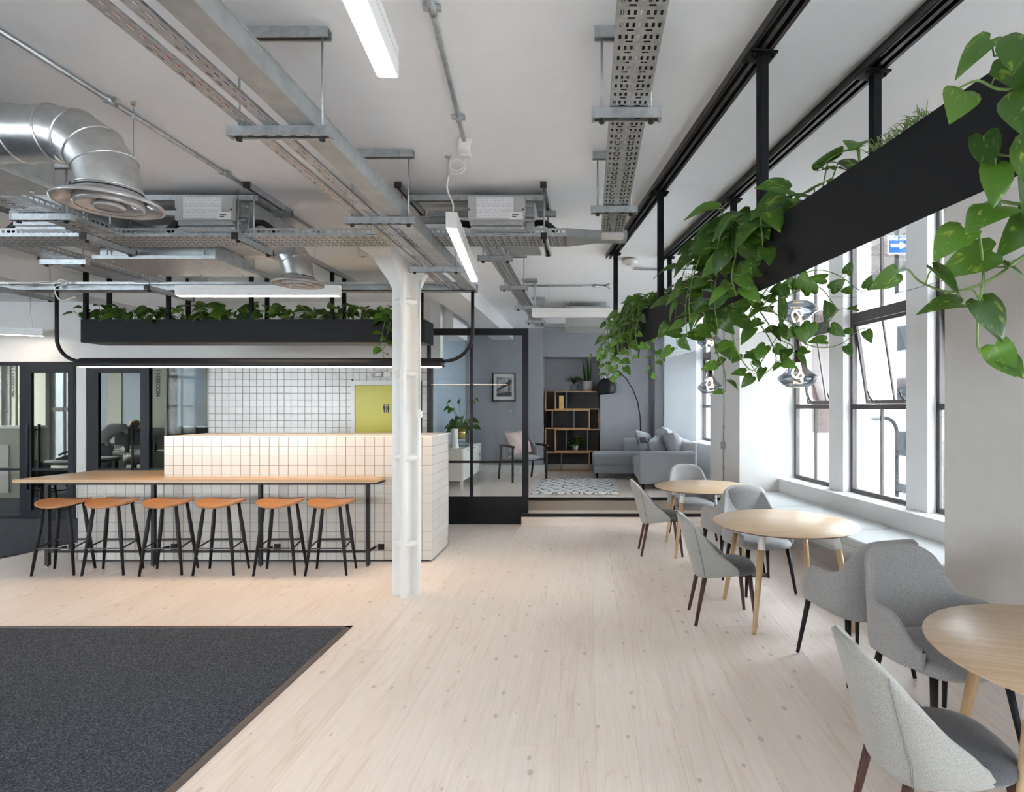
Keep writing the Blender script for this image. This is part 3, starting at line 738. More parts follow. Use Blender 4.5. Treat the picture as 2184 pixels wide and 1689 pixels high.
# painted conduit and switch on the far pier
t = thing('wall_conduit', 'thin galvanised conduit with a square switch on the far window pier', 'conduit', BW(-.01, .55, 0))
MB().tube([BW(-.014, .55, .2), BW(-.014, .55, 3.15)], 0.009, 8).build('pipe', 'galv', t, True)
g = MB(); bbox(g, -.035, 0, .50, .60, 1.03, 1.13); g.build('switch_box', 'galv2', t, True, bevel=0.004)
g = MB()
for z in (0.75, 1.35, 2.0): bbox(g, -.03, 0, .535, .565, z, z + .02)
g.build('saddle', 'galv', t, True)

# ---- bench cushions along the window
bl = MB(); bbox(bl, -0.10, DU, -3.6, -0.02, 0.33, 0.395)
bb_ = bl.build('window_bench', 'white', bevel=0.004); tag(bb_, 'white floating bench board under the long window sill', 'bench')
for k, (s0, s1) in enumerate(((-1.11, -0.03), (-2.37, -1.122), (-3.58, -2.382))):
    g = MB(); bbox(g, -0.12, DU - .01, s0, s1, 0.397, 0.475)
    o = g.build('bench_cushion', 'bench', bevel=0.022, seg=4)
    tag(o, ['pale grey bench cushion by the far end of the window', 'pale grey middle bench cushion beside the central round table', 'pale grey bench cushion partly hidden by the near wall pier'][k], 'cushion', 'window bench cushions')

# ---- outside: street, facade, brick return
gd = MB().box((-80, -80, -4.3), (80, 80, -4.0)).build('ground_street', 'asphalt'); gd['kind'] = 'structure'
fa = thing('rendered_building', 'white rendered building across the street with small windows', 'building', BW(10.76, 10, -4))
DF = 10.76
g = MB(); bbox(g, DF, DF + .5, -14, 30, -2.1, 9); g.build('wall', 'render', fa, True)
g = MB(); bbox(g, DF - .02, DF + .5, -14, 30, -4, -2.25); o = g.build('brick_plinth', None, None); o.data.materials.append(M['farbrick']); 
o.parent = fa; o.location = -wloc(fa)
g = MB(); bbox(g, DF - .12, DF + .3, -14, 30, -2.25, -2.1); g.build('string_course', 'lamppost', fa, True)
g = MB(); bbox(g, DF - .25, DF + .3, 13.2, 14.6, -4, 9); g.build('pilaster', 'render', fa, True)
g = MB(); bbox(g, DF - .33, DF + .3, 13.1, 14.7, -4, -0.9); g.build('pilaster_base', 'render', fa, True)
for s in (-0.9, 4.92, 10.78, 16.64):
    for zc in (4.05, 2.21, 0.33, -1.25):
        hh = 0.47 if zc > -1 else 0.2
        g = MB(); bbox(g, DF - .03, DF + .02, s - .40, s + .40, zc - hh, zc + hh); f_ = g.build('window', 'lamphead', fa, True)
        g = MB(); bbox(g, DF - .04, DF - .03, s - .35, s + .35, zc - hh + .05, zc + hh - .05); g.build('pane', 'farpane', f_, True)
        g = MB(); bbox(g, DF - .12, DF, s - .46, s + .46, zc - hh - .09, zc - hh - .03); g.build('ledge', 'render', f_, True)
bp = structure('wall_outside_return')
mz = BW(DO, -0.02, 0)
g = MB(); bbox(g, DO, DO + .36, .13, .60, -4, 4); g.build('return_core', 'mortar', bp)
g = MB(); bbox(g, DO, DO + .40, .10, .64, -4, 1.27); g.build('rendered_base', 'render', bp)
bk = MB().box((0.004, 0.0, 0.004), (0.211, 0.1, 0.067)).mesh('brick'); bk.materials.append(M['brick'])
bk2 = MB().box((0.004, 0.0, 0.004), (0.104, 0.1, 0.067)).mesh('brick'); bk2.materials.append(M['brick'])
for r in range(24):
    z = 1.28 + r * 0.075; dd = 0.0
    seq = [(0.0, bk), (0.215, bk2)] if r % 2 else [(0.0, bk2), (0.108, bk)]
    for q, me in seq:
        o = link('brick', me, None, bp); p = BW(DO + q, 0.118, z); o.location = p; o.rotation_euler = (0, 0, BETA)
lp = thing('street_lamp', 'grey street lamp seen through the middle window pane', 'lamp', (7.56, 14, -4))
P0 = Vector((7.56, 14, 0)); a_ = Vector((-1, 0.0, 0)); z_ = Vector((0, 0, 1))
pts = [P0 + z_ * -4, P0 + z_ * 1.0] + arc(P0 + z_ * 1.05 + a_ * 0.32, 0.32, math.pi, math.pi / 2, 6, a_, z_)
pts = [P0 + z_ * -4, P0 + z_ * 1.0] + [P0 + z_ * (1.0 + 0.36 * math.sin(t_)) + a_ * (0.30 * (1 - math.cos(t_))) for t_ in [math.pi / 2 * i / 6 for i in range(1, 7)]]
MB().tube(pts, 0.05, 10).build('post', 'lamppost', lp, True)
MB().grid([[Vector((P0.x - .30 - .42 * u, 14 + .10 * math.sin(math.pi * u) ** .6 * math.cos(w), 1.36 + .075 * math.sin(math.pi * min(1, u * 1.0)) ** .6 * math.sin(w))) for w in [2 * math.pi * j / 12 for j in range(12)]] for u in [i / 10 for i in range(11)]], True).build('lamp_head', 'lamphead', lp, True)
sg = thing('street_sign', 'blue one-way arrow sign fixed to the street lamp', 'sign', (7.56, 13.9, -1.4))
zc = -1.31
sx = MB().box((7.30, 13.90, zc - .22), (7.82, 13.92, zc + .22)).build('sign_plate', 'signwhite', sg, True)
MB().box((7.32, 13.893, zc - .20), (7.80, 13.90, zc + .20)).build('sign_face', 'signblue', sg, True)
MB().prism([(-.20, -.035), (.02, -.035), (.02, -.09), (.20, 0), (.02, .09), (.02, .035), (-.20, .035)], 0.004, Matrix.Translation((7.56, 13.893, zc + .02)) @ Matrix.Rotation(R(90), 4, 'X')).build('arrow', 'signwhite', sg, True)
def lettering(name, text, size, mtx, mat, parent):
    cu = bpy.data.curves.new(name, 'FONT'); cu.body = text; cu.size = size; cu.align_x = 'CENTER'; cu.align_y = 'CENTER'; cu.extrude = 0.0008
    cu.offset = size * .035
    tmp = bpy.data.objects.new(name, cu); COL.objects.link(tmp)
    me = bpy.data.meshes.new_from_object(tmp.evaluated_get(bpy.context.evaluated_depsgraph_get())); bpy.data.objects.remove(tmp)
    me.materials.clear(); me.materials.append(M[mat]); o = bpy.data.objects.new(name, me); COL.objects.link(o); o.parent = parent
    o.matrix_local = Matrix.Translation(-wloc(parent)) @ mtx
    return o
lettering('lettering', 'ONE WAY', 0.10, Matrix.Translation((7.56, 13.889, zc - .15)) @ Matrix.Rotation(R(90), 4, 'X'), 'signwhite', sg)

# ================================================================ COLUMN AND CEILING SERVICES
# ---- cast-iron column
colm = thing('cast_iron_column', 'white cast-iron column standing beside the tiled counter', 'column', (-1.60, 5.0, 0))
CXC, CYC = -1.60, 5.0
def cross_section(a, w, rr, n=5):
    """cruciform with round-nosed flanges and filleted corners"""
    pts = []
    for q in range(4):
        ca, sa = math.cos(q * math.pi / 2), math.sin(q * math.pi / 2)
        loc = [(w + rr + rr * math.cos(math.pi - math.pi / 2 * i / n), -(w + rr) + rr * math.sin(math.pi - math.pi / 2 * i / n)) for i in range(n + 1)]
        loc += [(a - w + w * math.cos(-math.pi / 2 + math.pi * i / 8), w * math.sin(-math.pi / 2 + math.pi * i / 8)) for i in range(9)]
        pts += [(x * ca - y * sa, x * sa + y * ca) for x, y in loc]
    return pts
sec = cross_section(0.125, 0.026, 0.03)
mb = MB()
mb.grid([[(CXC + x, CYC + y, z) for x, y in sec] for z in (0.0, 2.62)], True)
mb.build('shaft', 'iron', colm, True)
for z in (0.155 + .30, 1.20, 1.935, 2.56):
    mb = MB(); pr = superell(0.118, 0.118, 1.25, 28)
    mb.grid([[(CXC + x * k, CYC + y * k, z + dz) for x, y in pr] for k, dz in ((.2, -.035), (.86, -.03), (.98, -.012), (1.0, .0), (.93, .016), (.75, .028), (.2, .033))], True)
    mb.build('stiffening_band', 'iron', colm, True)
mb = MB(); rows = []
for z, k in ((2.58, 1.0), (2.68, 1.02), (2.76, 1.35), (2.84, 1.8), (2.92, 2.25), (2.963, 2.4)):
    rows.append([(CXC + x * k, CYC + y * k, z) for x, y in cross_section(0.125, 0.024, 0.028)])
mb.grid(rows, True); mb.build('capital', 'iron', colm, True)
MB().box((CXC - .30, CYC - .30, 2.955), (CXC + .30, CYC + .40, 2.985)).build('bearing_plate', 'iron', colm, True, bevel=.008)
MB().box((CXC + .115, CYC - .09, 1.55), (CXC + .150, CYC - .04, 1.61)).build('call_button', 'plastic', colm, True, bevel=.003)
MB().tube([(CXC + .127, CYC - .03, 1.62), (CXC + .127, CYC - .03, 2.75)], .008, 8).build('cable_conduit', 'iron', colm, True)

# ---- strut hangers
CPROF = [(-.0205, -.0205), (.0205, -.0205), (.0205, .0205), (.011, .0205), (.011, .013), (.0175, .013), (.0175, -.0175), (-.0175, -.0175), (-.0175, .013), (-.011, .013), (-.011, .0205), (-.0205, .0205)]
def strut(mb, p0, p1, down=True):
    p0, p1 = Vector(p0), Vector(p1); m = fly(p0, p1)
    if down: m = m @ Matrix.Rotation(math.pi, 4, 'Z')
    mb.prism(CPROF, (p1 - p0).length, m)
def endcaps(t, p0, p1, mat):
    p0, p1 = Vector(p0), Vector(p1); d = (p1 - p0).normalized()
    for p, s_ in ((p0, -1), (p1, 1)):
        MB().prism([(-.022, -.022), (.022, -.022), (.022, .022), (-.022, .022)], 0.012, fly(p, p + d * s_)).build('end_cap', mat, t, True)
slot_me = MB().box((-.013, -.0055, -.0006), (.013, .0055, .0)).mesh('slot'); slot_me.materials.append(M['rubber'])
def rodset(t, pts, z0, z1, r=.0055):
    for x, y in pts:
        MB().tube([(x, y, z0 - .05), (x, y, z1)], r, 8).build('threaded_rod', 'galv', t, True)
        MB().lathe([(.0, -.055), (.012, -.055), (.012, -.03), (.016, -.028), (.016, -.02), (0, -.02)], 8, (x, y, z0)).build('rod_cap', 'rubber', t, True)
def hanger_x(name, label, x0, x1, Y, z, group, ceiling=True, cx=None):
    """trapeze hanger across the view (along X)"""
    t = thing(name, label, 'hanger', ((x0 + x1) / 2, Y, z), 0, group)
    mb = MB(); strut(mb, (x0, Y, z), (x1, Y, z)); mb.build('strut', 'galv', t, True)
    endcaps(t, (x0, Y, z), (x1, Y, z), 'galv2')
    ns = max(2, int((x1 - x0 - .12) / .05))
    for i in range(ns):
        o = link('slot', slot_me, None, t); o.location = Vector((x0 + .085 + (x1 - x0 - .17) * i / (ns - 1), Y - .012, z - .0206)) - wloc(t)
    rodset(t, ((x0 + .03, Y), (x1 - .03, Y)), z + .02, HC - .03)
    if ceiling:
        c0, c1 = cx or (x0, x1)
        mb = MB(); strut(mb, (c0, Y, HC - .0215), (c1, Y, HC - .0215)); mb.build('ceiling_strut', 'galv', t, True)
    return t
def hanger_y(name, label, X, y0, y1, z, group, ceiling=False):
    t = thing(name, label, 'hanger', (X, (y0 + y1) / 2, z), 0, group)
    mb = MB(); strut(mb, (X, y0, z), (X, y1, z)); mb.build('strut', 'galv', t, True)
    endcaps(t, (X, y0, z), (X, y1, z), 'rubber')
    rodset(t, ((X, y0 + .03), (X, y1 - .03)), z + .02, HC - .01)
    return t
GH = 'trapeze hangers under the ceiling'
ZT = 2.775
for y, nm in ((62, 'nearest'), (322, 'second'), (428, 'third')):
    Y = ceil_y(y) if y < 400 else 4.70
    hanger_x('trapeze_hanger', '%s strut hanger carrying the solid grey trunking and two cable strips' % nm, -1.468, -1.066, Y, ZT, GH)

# ---- perforated cable trays
def tray(name, label, L, w, h, pattern, mtx, group=None, lip=.012, cables=()):
    """base lies at local z=0, runs along local y, open top"""
    t = thing(name, label, 'cable tray', mtx.translation, 0, group)
    inv = Matrix.Translation(-wloc(t)) @ mtx
    mb = MB()
    def q(x0, x1, y0, y1): mb.add([(x0, y0, 0), (x1, y0, 0), (x1, y1, 0), (x0, y1, 0)], [(0, 3, 2, 1)], False, inv)
    def row(y0, y1, holes):
        x = -w / 2
        for a, b in holes:
            q(x, a, y0, y1); x = b
        q(x, w / 2, y0, y1)
    y = 0.0; per, rows = pattern(w)
    while y + per <= L:
        yy = y
        for dy, holes in rows: row(yy, yy + dy, holes); yy += dy
        y += per
    if y < L: q(-w / 2, w / 2, y, L)
    mb.build('perforated_base', 'galv', t)
    for s in (-1, 1):
        sb = MB(); x = s * w / 2
        z0, z1, z2 = 0, h * .42, h * .70
        def v(y0, y1, a, b): sb.add([(x, y0, a), (x, y1, a), (x, y1, b), (x, y0, b)], [(0, 1, 2, 3)], False, inv)
        v(0, L, z0, z1); v(0, L, z2, h); y = 0
        while y + .036 <= L: v(y, y + .012, z1, z2); y += .036
        sb.add([(x, 0, h), (x, L, h), (x - s * lip, L, h), (x - s * lip, 0, h)], [(0, 1, 2, 3)], False, inv)
        sb.build('side_flange', 'galv', t)
    for cx, r, m in cables:
        MB().tube([inv @ Vector((cx + .004 * math.sin(3 * k + cx * 90), L * k / 12, r + .002)) for k in range(13)], r, 6).build('cable', m, t)
    return t
def pat_main(w):
    n = 7 if w < .2 else 11
    lon = []; pitch = w / (n + .5)
    for i in range(n):
        c = -w / 2 + pitch * (i + .75); lon.append((c - .0045, c + .0045))
    tv = [(-w * .27, -w * .12), (w * .12, w * .27)] if n == 7 else [(-w * .36, -w * .28), (-w * .16, -w * .08), (w * .08, w * .16), (w * .28, w * .36)]
    return .058, [(.006, []), (.022, lon), (.010, []), (.008, tv), (.012, [])]
def pat_strip(w):
    a = [(-w * .34, -w * .18), (w * .10, w * .26)]
    b = [(w * .10, w * .26)]
    return .15, [(.01, []), (.028, a), (.022, []), (.028, a), (.024, []), (.018, b), (.02, [])]
T = Matrix.Translation
RZ = lambda a: Matrix.Rotation(R(a), 4, 'Z')
tray('cable_tray', 'wide perforated tray running towards the camera left of the black track', 3.45, .155, .05, pat_main, T((.165, .65, 2.872)), 'perforated trays', cables=[(-.068 + .0136 * i, .0068, ('rubber', 'rubber', 'rubber', 'rubber', 'rubber', 'plastic', 'rubber', 'rubber', 'rubber', 'rubber', 'rubber')[i]) for i in range(11)])
tray('cable_tray', 'long perforated tray crossing the room below the fan coil boxes', 5.6, .265, .06, pat_main, T((-.16, 4.235, 2.872)) @ RZ(90), 'perforated trays', cables=[(-.118 + .0236 * i, .0118, ('rubber', 'rubber', 'rubber', 'red', 'rubber', 'rubber', 'plastic', 'rubber', 'rubber', 'rubber', 'rubber')[i]) for i in range(11)])
tray('cable_tray', 'perforated tray running from the cross tray back to the far room', 4.45, .15, .05, pat_main, T((-.752, 4.36, 2.872)), 'perforated trays', cables=((-.055, .008, 'rubber'), (-.036, .008, 'rubber'), (-.018, .008, 'galv'), (.0, .008, 'rubber'), (.018, .008, 'plastic'), (.036, .008, 'rubber'), (.055, .008, 'rubber')))
tray('cable_tray', 'short perforated tray slanting below the round duct at upper left', .85, .24, .05, pat_main, T((-3.47, 3.25, 2.872)), 'perforated trays', cables=((-.05, .01, 'rubber'),))
tray('cable_tray', 'perforated tray from the cross tray to the trunking above the bar', 1.35, .24, .05, pat_main, T((-4.37, 4.36, 2.872)), 'perforated trays', cables=((.05, .01, 'rubber'),))
tray('cable_tray', 'short perforated tray in front of the far grey wall', 1.15, .15, .05, pat_main, T((.45, 8.86, 2.872)) @ RZ(90), 'perforated trays')
for k, X in enumerate((-1.395, -1.300)):
    tray('cable_strip', 'narrow perforated strip with %s cables showing through its slots' % ('red', 'blue')[k], 5.0, .052, .012, pat_strip, T((X, .75, ZT + .022)), 'cable strips', .006, cables=((-.013, .0045, 'plastic'), (.0095, .008, ('red', 'blue')[k])))
tk = thing('cable_trunking', 'solid square galvanised trunking running alongside the cable strips', 'trunking', (-1.16, 3, ZT))
MB().box((-1.222, .6, ZT + .022), (-1.118, 5.66, ZT + .107)).build('trough', 'galv2', tk, True)
MB().box((-1.225, .6, ZT + .100), (-1.1165, 5.66, ZT + .110)).build('lid', 'galv', tk, True)
tk = thing('cable_trunking', 'galvanised trunking crossing above the black bar lamp', 'trunking', (-3.5, 5.68, 2.8))
MB().box((-6.3, 5.64, 2.79), (-1.118, 5.74, 2.80)).box((-6.3, 5.64, 2.79), (-1.118, 5.648, 2.812)).box((-6.3, 5.732, 2.79), (-1.118, 5.74, 2.875)).build('trough', 'galv2', tk, True)
MB().box((-6.3, 5.642, 2.858), (-1.118, 5.65, 2.88)).build('upper_rail', 'galv', tk, True)
for X in (-5.6, -4.15): hanger_y('trapeze_hanger', 'strut hanger holding the %s of the trunking above the bar' % ('left end' if X < -5 else 'middle'), X, 5.35, 5.95, 2.765, GH)
for X, nm in ((px(178, 4.02), 'beside the round duct'), (px(502, 4.02), 'below the middle fan coil box'), (px(1160, 4.02), 'near its tapered right end')):
    hanger_y('trapeze_hanger', 'strut hanger under the cross tray %s' % nm, X, 4.02, 4.46, 2.848, GH)
for Y, nm in ((ceil_y(62), 'nearest'), (ceil_y(325), 'farther')):
    hanger_x('trapeze_hanger', '%s strut hanger under the wide tray beside the black track' % nm, .023, .285, Y, 2.848, GH, cx=(.023, .29))
for Y, nm in ((4.63, 'nearest'), (5.78, 'second'), (6.95, 'third'), (8.12, 'farthest')):
    hanger_x('trapeze_hanger', '%s strut hanger under the tray leading to the far room' % nm, -.89, -.63, Y, 2.848, GH)
for Y, X in ((3.62, -3.47), (4.75, -4.37)):
    hanger_x('trapeze_hanger', 'strut hanger under the %s tray at upper left' % ('front short' if Y < 4 else 'rear short'), X - .18, X + .18, Y, 2.848, GH)
# reducer and joint box at the right end of the cross tray
t = thing('tray_reducer', 'tapered galvanised tray reducer at the end of the cross tray', 'cable tray', (0, 4.2, 2.87))
mb = MB(); mb.add([(-.16, 4.10, 2.872), (.05, 4.15, 2.872), (.28, 4.15, 2.872), (.28, 4.28, 2.872), (.05, 4.28, 2.872), (-.16, 4.37, 2.872), (-.16, 4.10, 2.932), (.05, 4.15, 2.932), (.28, 4.15, 2.932)], [(0, 5, 4, 1), (1, 4, 3, 2), (0, 1, 7, 6), (1, 2, 8, 7)])
mb.build('plate', 'galv2', t, True)
t = thing('junction_box', 'white square junction box where the two perforated trays meet', 'box', (.16, 4.12, 2.9))
MB().box((.09, 4.02, 2.84), (.245, 4.09, 2.955)).build('body', 'plastic', t, True, bevel=.004)
MB().box((.095, 4.012, 2.845), (.24, 4.02, 2.95)).build('cover', 'plastic', t, True, bevel=.003)

# ---- fan coil boxes with labels
def fan_coil(X, w, label, yc=4.0):
    t = thing('fan_coil_unit', label, 'fan coil', (X, yc, 2.93), 0, 'fan coil units under the ceiling')
    x0, x1 = X - w / 2, X + w / 2
    MB().box((x0, yc, 2.955), (x1, yc + .10, 3.125)).build('control_box', 'duct_box', t, True, bevel=.003)
    MB().box((x0 + .015, yc + .10, 2.905), (x1 + .06, yc + .75, 3.135)).build('casing', 'galv2', t, True, bevel=.003)
    MB().box((x0 + .01, yc + .02, 2.925), (x1 - .01, yc + .10, 2.955)).box((x0 + .015, yc + .03, 2.90), (x1 - .0, yc + .10, 2.922)).build('drip_tray', 'galv', t, True)
    MB().box((x0 + .06, yc - .002, 2.970), (x1 - .075, yc, 3.118)).build('wiring_label', 'wlabel', t, True)
    MB().box((x1 - .105, yc - .004, 2.960), (x1 - .01, yc - .002, 3.012)).build('number_label', 'label', t, True)
    MB().box((x1 - .085, yc - .0045, 2.988), (x1 - .04, yc - .004, 2.995)).box((x1 - .085, yc - .0045, 2.978), (x1 - .055, yc - .004, 2.983)).build('number_print', 'print', t, True)
    for xx in (x0 + .008, x1 - .008): MB().lathe([(0, 0), (.006, 0), (.006, .004), (0, .004)], 8, mtx=T((xx, yc, 3.03)) @ Matrix.Rotation(R(90), 4, 'X')).build('screw', 'rubber', t, True)
    MB().tube([(x1 + .02, yc + .2, 2.98), (x1 + .08, yc + .15, 2.985), (x1 + .13, yc + .15, 2.985), (x1 + .17, yc + .14, 2.96), (x1 + .22, yc + .14, 2.915)], .021, 10).build('insulated_pipe', 'rubber', t, True)
    MB().tube([(x0 + .03, yc + .25, 2.99), (x0 - .04, yc + .2, 2.99), (x0 - .10, yc + .16, 2.985), (x0 - .16, yc + .15, 2.92)], .026, 10).build('insulated_pipe', 'rubber', t, True)
    for k, yy in enumerate((yc + .09, yc + .42)):
        mb = MB(); strut(mb, (x0 - .45 + .06 * k, yy, HC - .06), (x1 + .14 + .06 * k, yy, HC - .06)); mb.build('support_strut', 'galv', t, True)
    for xx in (x0 - .47, x1 + .14):
        mb = MB(); strut(mb, (xx, yc - .06, HC - .0215), (xx, yc + .5, HC - .0215)); mb.build('ceiling_strut', 'galv', t, True)
        endcaps(t, (xx, yc - .06, HC - .0215), (xx, yc + .5, HC - .0215), 'rubber')
        MB().tube([(xx, yc + .02, 2.86), (xx, yc + .02, HC - .03)], .0055, 8).build('threaded_rod', 'galv', t, True)
    mb = MB()
    for zz in (3.07, 3.0, 2.97): MB().box((x1 + .0, yc + .06, zz), (x1 + .06, yc + .085, zz + .012)).build('bracket', 'galv', t, True)
    return t
fan_coil(px(1058, 4.0), .395, 'labelled fan coil box above the cross tray, beside the slanted strip light')
fan_coil(px(434, 4.0), .405, 'labelled fan coil box above the cross tray, centre left')
fan_coil(px(75, 4.0), .37, 'labelled fan coil box half hidden by the round duct')
# plenum boxes with round ducts
def plenum(label, x0, x1, y0, y1, z0, z1, mat='galv2'):
    t = thing('supply_plenum', label, 'duct box', ((x0 + x1) / 2, (y0 + y1) / 2, z0))
    MB().box((x0 + .02, y0 + .05, z0 + .035), (x1 - .03, y1 - .03, z1)).build('casing', mat, t, True, bevel=.004)
    MB().box((x0, y0, z0), (x1, y1, z0 + .03)).build('bottom_panel', mat, t, True, bevel=.003)
    mb = MB()
    for xx in (x0 + .12, (x0 + x1) / 2, x1 - .12):
        for yy in (y0 + .06, y1 - .06): MB().lathe([(0, -.012), (.01, -.012), (.01, 0), (0, 0)], 8, (xx, yy, z0)).build('bolt', 'galv', t, True)
    for xx in (x0 + .1, x1 - .1):
        MB().tube([(xx, y0 + .03, z0), (xx, y0 + .03, HC - .002)], .0055, 6).build('threaded_rod', 'galv', t, True)
plenum('flat galvanised duct box below the cross tray, above the bar', -3.885, -2.92, 4.45, 5.06, 2.80, 3.08)
plenum('flat galvanised duct box at the frame edge feeding the large round duct', -3.80, -2.80, 2.30, 3.05, 2.78, 3.06)
plenum('pale duct box hanging in front of the far grey wall', px(1203, 8.4), px(1306, 8.4), 8.4, 9.25, 2.83, 3.13, 'duct_box')
def duct_run(label, path, r, dc, zd, rim):
    t = thing('ventilation_duct', label, 'duct', (dc[0], dc[1], zd))
    MB().tube(path, r, 36, cap=False).build('round_duct', 'duct', t, True)
    for i in (1, 2, 3, 4, len(path) - 1):
        p = Vector(path[i]); d = (Vector(path[min(i + 1, len(path) - 1)]) - Vector(path[i - 1])).normalized()
        MB().tube([p - d * .004, p - d * .002, p + d * .002, p + d * .004], [r, r + .006, r + .006, r], 36, cap=False).build('seam_ring', 'duct', t, True)
    p0 = Vector(path[0]); p1 = Vector(path[1])
    for k in (.25, .6):
        p = p0.lerp(p1, k); MB().tube([p + Vector((-.004, 0, 0)), p + Vector((-.001, 0, .0)), p + Vector((.001, 0, 0)), p + Vector((.004, 0, 0))], [r, r + .004, r + .004, r], 36, cap=False).build('seam_ring', 'duct', t, True)
    c = (dc[0], dc[1], zd)
    df = MB().lathe_open([(r * 1.0, .07), (r * 1.02, .05), (rim * .80, .03), (rim * .98, .012), (rim, .002), (rim * .985, -.004), (rim * .93, -.002), (rim * .72, .018), (rim * .66, .03)], 48, c).build('diffuser', 'diffuser', t, True)
    MB().lathe_open([(rim * .60, .035), (rim * .64, .0), (rim * .61, -.012), (rim * .56, -.010), (rim * .36, .012), (rim * .30, .03)], 48, c).build('diffuser_ring', 'diffuser', df, True)
    MB().lathe([(0, .02), (rim * .2, .02), (rim * .30, -.008), (rim * .27, -.018), (rim * .18, -.014), (rim * .08, -.018), (0, -.018)], 40, c).build('diffuser_core', 'diffuser', df, True)
    MB().lathe([(0, .06), (rim * .62, .06), (rim * .62, .055), (0, .055)], 32, c).build('damper', 'rubber', df, True)
def elbow(x0, xc, Y, z0, zd, r):
    rb = .24; zt = z0 - rb; xa = xc - rb
    pts = [(x0, Y, z0), (xa, Y, z0)] + [(xa + rb * math.sin(a), Y, zt + rb * math.cos(a)) for a in (R(22.5), R(45), R(67.5))] + [(xc, Y, zt)]
    out = [Vector(p) for p in pts]; out += [Vector((xc, Y, zd + .07))]
    return out
duct_run('large round galvanised duct with a disc diffuser at upper left', elbow(-2.85, -2.205, 2.62, 2.90, 2.575, .124), .124, (-2.205, 2.62), 2.575, .21)
duct_run('smaller-looking round duct with a disc diffuser beside the white column', elbow(-2.95, -2.46, 4.82, 3.02, 2.68, .125), .125, (-2.46, 4.82), 2.68, .205)
t = thing('suspension_wire', 'thin steel wire hung from a brass eyelet beside the large duct', 'wire', at(285, 216, 2.9))
w0 = at(285, 216, 2.9); w1 = Vector((w0.x + .0, w0.y, 2.80))
MB().tube([w0, Vector((w0.x, w0.y, 2.62))], .0018, 6).build('wire', 'galv', t, True)
MB().tube([w0 + Vector((.012 * math.cos(a), 0, .012 * math.sin(a) - .01)) for a in [2 * math.pi * i / 12 for i in range(12)]], .003, 6, closed=True).tube([w0, w0 + Vector((0, 0, .05))], .004, 6).build('eyelet', 'gold', t, True)
MB().box((w0.x - .008, w0.y - .005, w0.z - .09), (w0.x + .008, w0.y + .005, w0.z - .06)).build('grip', 'galv', t, True, bevel=.003)

# ---- conduits on the ceiling
def conduit(label, pts, box=None, r=.012, sad=()):
    t = thing('ceiling_conduit', label, 'conduit', pts[0])
    MB().tube(pts, r, 10).build('pipe', 'galv', t, True)
    p0, p1 = Vector(pts[0]), Vector(pts[-1]); d = (p1 - p0).normalized(); n = d.cross(Vector((0, 0, 1)))
    for k in sad:
        p = p0.lerp(p1, k); m = fly(p - d * .012, p + d * .012)
        MB().prism([(-.035, -.006), (.035, -.006), (.035, .014), (-.035, .014)], .024, m).build('saddle', 'galv', t, True, bevel=.003)
        MB().tube([p - d * .03, p + d * .03], r + .004, 10).build('coupling', 'galv', t, True)
    return t
zc_ = HC - .018
conduit('long galvanised conduit crossing the ceiling above the round duct', [(-2.41, 1.8, zc_), (-2.39, 5.35, zc_)], sad=(.1, .30, .55, .74, .93))
conduit('short galvanised conduit ending in the white ceiling rose', [(-.52, 1.4, zc_), (px(990, ceil_y(295)), ceil_y(295), zc_)], sad=(.42, .86))
conduit('thin conduit running along the ceiling of the far room', [(-.80, ceil_y(607), zc_), (px(1305, ceil_y(607)), ceil_y(607), zc_)], sad=(.1, .8))
conduit('conduit along the ceiling behind the black rods', [(px(1350, ceil_y(570)), ceil_y(570), zc_), (px(1520, ceil_y(575)), ceil_y(575), zc_)], sad=(.5,))
cY = ceil_y(298); c0 = Vector((px(990, cY), cY, HC))
t = thing('ceiling_rose', 'white round ceiling rose at the end of the short conduit', 'ceiling rose', c0)
MB().lathe([(0, -.075), (.03, -.075), (.036, -.055), (.036, -.02), (.042, -.018), (.042, 0), (0, 0)], 20, c0).build('body', 'plastic', t, True)
MB().box((c0.x - .03, c0.y + .02, c0.z - .085), (c0.x + .03, c0.y + .07, c0.z - .05)).build('terminal', 'plastic', t, True, bevel=.004)
def detector(x, y, r, label, h=.05):
    Y = ceil_y(y); c = (px(x, Y), Y, HC)
    t = thing('smoke_detector', label, 'detector', c)
    MB().lathe([(0, -h), (r * .8, -h), (r, -h + .012), (r, -.012), (r * .5, -.01), (r * .5, 0), (0, 0)], 24, c).build('head', 'plastic', t, True)
    MB().lathe([(0, -h - .006), (r * .3, -h - .006), (r * .35, -h), (0, -h)], 16, c).build('sensor', 'clay', t, True)
detector(775, 520, .055, 'white drum-shaped detector on the ceiling near the column', .12)
detector(1343, 552, .085, 'flat white round detector beside the far black rod', .06)
detector(1300, 606, .04, 'small white sensor where the far conduit ends', .05)

